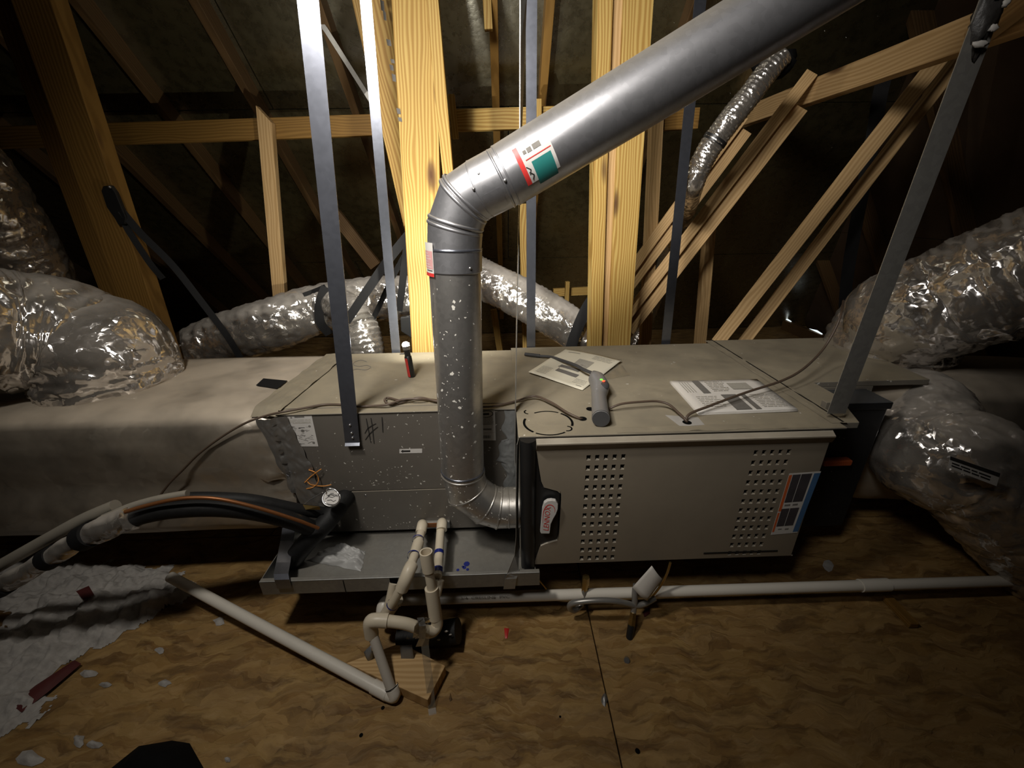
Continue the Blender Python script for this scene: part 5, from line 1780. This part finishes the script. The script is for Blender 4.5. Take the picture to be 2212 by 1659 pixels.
surf_print('grey_columns', [(.24, .03, .32, .46), (.40, .52, .56, .97), (.60, .52, .655, .97)], tf, 'ink', pg_)
surf_print('diagram', [(.60, .14, .82, .36)], tf, 'ink_pale', pg_)
surf_print('text_rows', [(.08 + .03 * i, .08, .088 + .03 * i, .42) for i in range(4)] + lines(.37, .08, .58, .44, 7, .25, .5, 3) + lines(.70, .54, .97, .95, 9, .22, .15, 5) + lines(.12, .56, .36, .9, 7, .2, .3, 7), tf, 'ink_pale', pg_)
mb = MB()
pb_ = [at(1300, 788, Z=ZT), at(1343, 790, Z=ZT), at(1362, 812, Z=ZT), at(1300, 822, Z=ZT)]
mb.grid(lambda s, t: bil(pb_, s, t) + V((0, 0, .001 + .012 * abs(noise.noise(V((s * 3, t * 3, 6)))))), 14, 10)
tag(obj('plastic_bag', mb, 'clear'), 'limp clear plastic bag half under the leaflet', 'bag')

# cables
RC_ = .0034
pts = [at(1258, 905, Z=ZT - .002), at(1250, 903, Z=ZT + .006), at(1225, 891, Z=ZT + .014), at(1190, 869, Z=ZT + .018), at(1155, 856, Z=ZT + .016), at(1115, 866, Z=ZT + .008), at(1062, 878, Z=ZT + .006), at(1000, 876, Z=ZT + .006), at(945, 866, Z=ZT + .008),
       at(905, 861, Z=ZT + .010), at(870, 866, Z=ZT + .008), at(838, 859, Z=ZT + .008), at(831, 866, Z=ZT + .010), at(842, 873, Z=ZT + .006), at(862, 871, Z=ZT + .006), at(905, 859, Z=ZT + .014), at(940, 866, Z=ZT + .012), at(958, 869, Z=ZT + .008),
       at(940, 864, Z=ZT + .006), at(905, 862, Z=ZT + .018), at(870, 863, Z=ZT + .018), at(836, 874, Z=ZT + .012), at(800, 877, Z=ZT + .006), at(768, 878, Z=ZT + .006), at(735, 874, Z=ZT + .006), at(700, 874, Z=ZT + .006), at(660, 881, Z=ZT + .008), at(610, 890, Z=ZT + .010),
       at(575, 898, Y=1.105), at(530, 914, Y=1.095), at(480, 943, Y=1.092), at(430, 980, Y=1.09), at(395, 1015, Y=1.09), at(365, 1045, Y=1.085), at(335, 1085, Y=1.07), at(300, 1130, Y=1.06)]
o = obj('thermostat_cable', MB().tube(spline(pts, 7), RC_, 10), 'cable')
tag(o, 'thin brown cable looped on the coil top and trailing down the left plenum', 'cable')
pts = [at(1312, 886, Z=ZT + .004), at(1322, 880, Z=ZT + .016), at(1345, 872, Z=ZT + .026), at(1385, 868, Z=ZT + .028), at(1420, 867, Z=ZT + .026), at(1445, 874, Z=ZT + .022), at(1466, 892, Z=ZT + .014), at(1482, 908, Z=ZT + .006), at(1484, 914, Z=ZT - .006)]
o = obj('thermostat_cable', MB().tube(spline(pts, 7), RC_, 10), 'cable')
tag(o, 'short brown cable arching from the sniffer to the taped hole', 'cable')
pts = [at(1482, 914, Z=ZT - .006), at(1482, 906, Z=ZT + .006), at(1492, 893, Z=ZT + .018), at(1530, 878, Z=ZT + .026), at(1575, 861, Z=ZT + .032), at(1620, 845, Z=ZT + .036), at(1690, 822, Z=ZT + .045), at(1735, 797, Z=ZT + .06), at(1775, 758, Z=ZT + .09), at(1802, 715, Y=1.33), at(1818, 675, Y=1.36), at(1822, 650, Y=1.5)]
o = obj('thermostat_cable', MB().tube(spline(pts, 7), RC_ * 1.15, 10), 'cable')
tag(o, 'brown cable sweeping up over the booklet to the right foil duct', 'cable')

# ================================================================== gas connector below the furnace
gs = thing('gas_connector', 'looped grey gas connector with brass nuts below the furnace', 'pipe', at(1300, 1300, Y=.92))
obj('brass_nut', MB().tube([at(1266, 1246, Y=.95), at(1264, 1262, Y=.95)], [.012, .0125], 6, smooth=False), 'brass', gs, label='brass nut')
obj('brass_nut', MB().tube([at(1264, 1260, Y=.95), at(1262, 1274, Y=.948)], [.0095, .0105], 6, smooth=False), 'brass', gs, label='brass nut')
pipe('flex_hose', [at(1262, 1272, Y=.948), at(1261, 1290, Y=.94), at(1254, 1308, Y=.925), at(1241, 1318, Y=.915), at(1231, 1314, Y=.91), at(1233, 1305, Y=.905), at(1252, 1300, Y=.90), at(1290, 1297, Y=.895), at(1325, 1298, Y=.895), at(1352, 1303, Y=.90), at(1375, 1308, Y=.905), at(1395, 1303, Y=.91), at(1415, 1292, Y=.92)], .0088, 'gas_flex', gs, 14)
pipe('flex_hose', [at(1374, 1262, Y=.93), at(1371, 1280, Y=.918), at(1371, 1300, Y=.908), at(1369, 1318, Y=.90), at(1367, 1326, Y=.895)], .0092, 'gas_flex', gs, 14)
obj('brass_nut', MB().tube([at(1368, 1323, Y=.895), at(1366, 1338, Y=.885)], [.0105, .0115], 6, smooth=False), 'brass', gs, label='brass nut')
obj('brass_nut', MB().tube([at(1366, 1337, Y=.885), at(1364, 1352, Y=.875)], [.012, .0125], 6, smooth=False), 'brass', gs, label='brass nut')
pipe('black_stub', [at(1364, 1350, Y=.875), at(1361, 1370, Y=.862), at(1357, 1396, Y=.845)], .0115, 'black', gs, 14)
pipe('floor_pipe', [at(1357, 1394, Y=.847), at(1353, 1412, Y=.832), at(1354, 1427, Z=.004)], .0085, 'steel', gs, 12)
tq = [at(1408, 1222, Y=.90), at(1432, 1252, Y=.90), at(1398, 1298, Y=.888), at(1366, 1269, Y=.90)]
mb = MB()
mb.grid(lambda s, t: bil(tq, s, t) + V((0, -.008 * math.sin(math.pi * s), 0)), 8, 6, True, (0, -.0006, 0))
o = obj('gas_tag', mb, 'paper_white')
tag(o, 'white paper tag hung on the gas connector', 'tag')
for pts, lb in (([(1448, 1215), (1440, 1240), (1425, 1268), (1405, 1292), (1388, 1306)], 'thin yellow cord looping behind the white paper tag'), ([(1160, 1248), (1172, 1262), (1180, 1272)], 'short thin yellow cord end beside the right end of the drain pan')):
    o = obj('cord', MB().tube(spline([at(u, v, Y=.925) for u, v in pts], 6), .0038 if len(pts) > 3 else .0022, 8), 'brass')
    tag(o, lb, 'cord')

# ================================================================== the floor's litter
OUT = [(-60, 1190), (120, 1205), (330, 1232), (400, 1250), (420, 1282), (380, 1305), (345, 1330), (300, 1345), (255, 1362), (205, 1395), (150, 1440), (110, 1480), (70, 1530), (20, 1580), (-80, 1640), (-300, 1600), (-420, 1450), (-260, 1280)]
poly = [at(u, v, Z=.0) for u, v in OUT]


def inside(x, y):
    c = False
    j = len(poly) - 1
    dmin = 9
    for i in range(len(poly)):
        a, b = poly[i], poly[j]
        if (a.y > y) != (b.y > y) and x < (b.x - a.x) * (y - a.y) / (b.y - a.y) + a.x:
            c = not c
        ab = V((b.x - a.x, b.y - a.y)); ap = V((x - a.x, y - a.y))
        t = max(0, min(1, ap.dot(ab) / max(1e-9, ab.dot(ab))))
        dmin = min(dmin, (ap - ab * t).length)
        j = i
    return dmin if c else -dmin


X0, X1, Y0, Y1 = min(p.x for p in poly), max(p.x for p in poly), min(p.y for p in poly), max(p.y for p in poly)
NX, NY_ = 210, 140
H = {}
vs, idx, fs = [], {}, []
for j in range(NY_ + 1):
    for i in range(NX + 1):
        x, y = X0 + (X1 - X0) * i / NX, Y0 + (Y1 - Y0) * j / NY_
        e = inside(x, y) + .05 * noise.noise(V((x * 9, y * 9, 1))) + .035 * noise.noise(V((x * 24, y * 24, 4))) + .015 * noise.noise(V((x * 60, y * 60, 14)))
        if e > -.012:
            h = .055 * min(1, max(0, e) / .12) ** .6 * (.75 + .5 * noise.noise(V((x * 5, y * 5, 2)))) + .030 * min(1, max(0, e) / .04) * noise.noise(V((x * 16, y * 16, 7))) + .018 * noise.noise(V((x * 40, y * 40, 8))) * min(1, max(0, e) / .03) + .008 * noise.noise(V((x * 95, y * 95, 3))) * min(1, max(0, e) / .02)
            idx[(i, j)] = len(vs)
            vs.append((x, y, max(.0005, h + .002)))
for (i, j) in list(idx):
    q = [(i, j), (i + 1, j), (i + 1, j + 1), (i, j + 1)]
    if all(k in idx for k in q):
        fs.append(tuple(idx[k] for k in q))
mb = MB(); mb.add(vs, fs, True)
o = obj('blown_insulation', mb, 'insul')
o['kind'] = 'stuff'
tag(o, 'heap of pale blown insulation spilling over the floor on the left', 'insulation')


def scrap_piece(label, c, mat, h=.012, name='insulation_tuft', cat='debris', seed=0):
    pp = [V(p) for p in c]
    cen = sum(pp, V((0, 0, 0))) / len(pp)
    mb = MB()
    n = len(pp)
    rim = [p + V((0, 0, .0015)) for p in pp]
    mid = [p.lerp(cen, .45) + V((0, 0, h * (.7 + .5 * noise.noise(p * 30 + V((seed, 0, 0)))))) for p in pp]
    mb.add(rim + mid + [cen + V((0, 0, h))], [(i, (i + 1) % n, (i + 1) % n + n, i + n) for i in range(n)] + [(i + n, (i + 1) % n + n, 2 * n) for i in range(n)], True)
    return tag(obj(name, mb, mat), label, cat)


def blob(u, v, ru, rv, n=9, seed=0):
    rnd = random.Random(seed)
    return [at(u + ru * math.cos(2 * math.pi * i / n) * rnd.uniform(.65, 1.2), v + rv * math.sin(2 * math.pi * i / n) * rnd.uniform(.65, 1.2), Z=.0) for i in range(n)]


scrap_piece('pale tuft of insulation on the floor just left of the long drain run', blob(474, 1343, 14, 10, 9, 1), 'insul', .012, seed=1)
scrap_piece('pale tuft lying alone on the floor nearer the bottom, left of the drain run', blob(355, 1477, 14, 8, 9, 2), 'insul', .012, seed=2)
scrap_piece('tiny pale tuft at the bottom edge right of the black cloth', blob(492, 1642, 8, 7, 8, 3), 'insul', .008, seed=3)
scrap_piece('long pale tuft touching the edge of the insulation heap near the drain run', blob(388, 1290, 22, 9, 10, 4), 'insul', .016, seed=4)
scrap_piece('pale streak of insulation on the floor below the heap', blob(345, 1405, 10, 8, 8, 5), 'insul', .006, seed=5)
for i, (u, v, a, b, lb) in enumerate(((190, 1455, 20, 9, 'ragged tuft in the gap between heap and bare board'), (170, 1600, 14, 16, 'upright ragged tuft low on the left floor'), (205, 1610, 16, 10, 'flat ragged tuft right beside the upright one'), (60, 1640, 34, 20, 'broad pale tuft in the bottom left corner'), (228, 1480, 14, 6, 'small flat tuft at the end of the dark red paper'))):
    scrap_piece(lb, blob(u, v, a, b, 10, 20 + i), 'insul', .014, seed=20 + i)
scrap_piece('square dark red paper scrap on top of the insulation heap', [p + V((0, 0, .068)) for p in (at(183, 1308, Z=.0), at(210, 1296, Z=.0), at(222, 1316, Z=.0), at(200, 1328, Z=.0))], 'red_dark', .008, 'paper_scrap', 'paper')
scrap_piece('long dark red paper strip along the edge of the insulation heap', [p + V((0, 0, .012)) for p in (at(30, 1530, Z=.0), at(80, 1488, Z=.0), at(165, 1432, Z=.0), at(180, 1440, Z=.0), at(110, 1500, Z=.0), at(52, 1545, Z=.0))], 'red_dark', .012, 'paper_scrap', 'paper')
scrap_piece('rust coloured wad in the insulation at the far left edge', [p + V((0, 0, .05)) for p in blob(8, 1360, 36, 30, 10, 31)], 'rafter', .02, 'paper_scrap', 'paper')
scrap_piece('small red plastic wedge on the bare board below the long white pipe', [at(1089, 1357, Z=0), at(1100, 1358, Z=0), at(1096, 1380, Z=0), at(1091, 1380, Z=0)], 'red', .008, 'plastic_wedge', 'scrap')
scrap_piece('dark red rag corner beside the brass gas fitting', [at(1388, 1322, Z=0), at(1402, 1312, Z=0), at(1404, 1326, Z=0), at(1392, 1334, Z=0)], 'red_dark', .008, 'rag', 'cloth')
scrap_piece('pale paper flake on the floor under the right end of the furnace', blob(1790, 1222, 13, 14, 8, 41), 'insul', .006, 'paper_scrap', 'paper')
scrap_piece('crumpled shiny wrapper on the floor joint near the bottom', blob(1305, 1512, 8, 16, 9, 42), 'foil_tape', .010, 'wrapper', 'scrap')
scrap_piece('thin dark wood sliver on the floor right of the trap', [at(970, 1510, Z=0), at(973, 1497, Z=0), at(977, 1512, Z=0), at(972, 1516, Z=0)], 'rafter', .006, 'wood_sliver', 'debris')
for i, (u, v, r, lb) in enumerate(((1377, 1622, .006, 'dark round hole in the board low beside the floor joint'), (827, 1529, .005, 'dark round hole in the board below the foot of the drain'), (780, 1588, .005, 'dark round hole in the board at the bottom, left of the trap'), (1210, 1548, .003, 'tiny dark hole in the board left of the shiny wrapper'))):
    mb = MB(); disc(mb, at(u, v, Z=.0006), (0, 0, 1), r, 12)
    obj('bored_hole', mb, 'hole', bpy.data.objects['osb_panel'] if u < 1300 else bpy.data.objects['osb_panel.001'])
# thin slat leaning in the shadow at the lower right
lumber('timber_offcut', 'thin dark slat lying in the shadow at the lower right beyond the pipe', 'timber', at(1915, 1290, Z=.012), at(1975, 1352, Z=.012), (0, 0, 1), .02, .03, 'brown')
# black cloth at the bottom edge
mb = MB()
cb = [at(225, 1672, Z=0), at(300, 1612, Z=0), at(372, 1600, Z=0), at(410, 1606, Z=0), at(445, 1668, Z=0), at(440, 1760, Z=0), at(230, 1760, Z=0)]
cen = sum(cb, V((0, 0, 0))) / len(cb)
rings = 8
vs = []
for k in range(rings + 1):
    t = k / rings
    for i in range(35):
        a = i / 35 * len(cb)
        p = cb[int(a) % len(cb)].lerp(cb[(int(a) + 1) % len(cb)], a - int(a))
        q = p.lerp(cen, t)
        h = .06 * (1 - (1 - t) ** 2) + .02 * noise.noise(V((q.x * 14, q.y * 14, 3))) * min(1, t * 4)
        vs.append(V((q.x, q.y, max(.001, h))))
fs = [(k * 35 + i, k * 35 + (i + 1) % 35, (k + 1) * 35 + (i + 1) % 35, (k + 1) * 35 + i) for k in range(rings) for i in range(35)]
mb.add(vs, fs, True)
tag(obj('cloth_bag', mb, 'cloth_black'), 'crumpled black cloth bag on the floor at the bottom left', 'bag')
# points of the roofing nails that come through the decking
rnd = random.Random(3)
mb = MB()
for i in range(260):
    u = rnd.uniform(-.95, .95) if i % 2 else rnd.uniform(-2.6, 2.2)
    y = rnd.uniform(2.0, 3.9)
    p = V((u, y, RB - y - .001))
    nn = V((0, -K, -K))
    x_ = V((1, 0, 0)); y_ = nn.cross(x_)
    b = .0035
    mb.add([p + x_ * b, p + y_ * b, p - x_ * b, p - y_ * b, p + nn * .016], [(0, 1, 4), (1, 2, 4), (2, 3, 4), (3, 0, 4)])
o = obj('roofing_nails', mb, 'white_metal', ce)
o['kind'] = 'stuff'
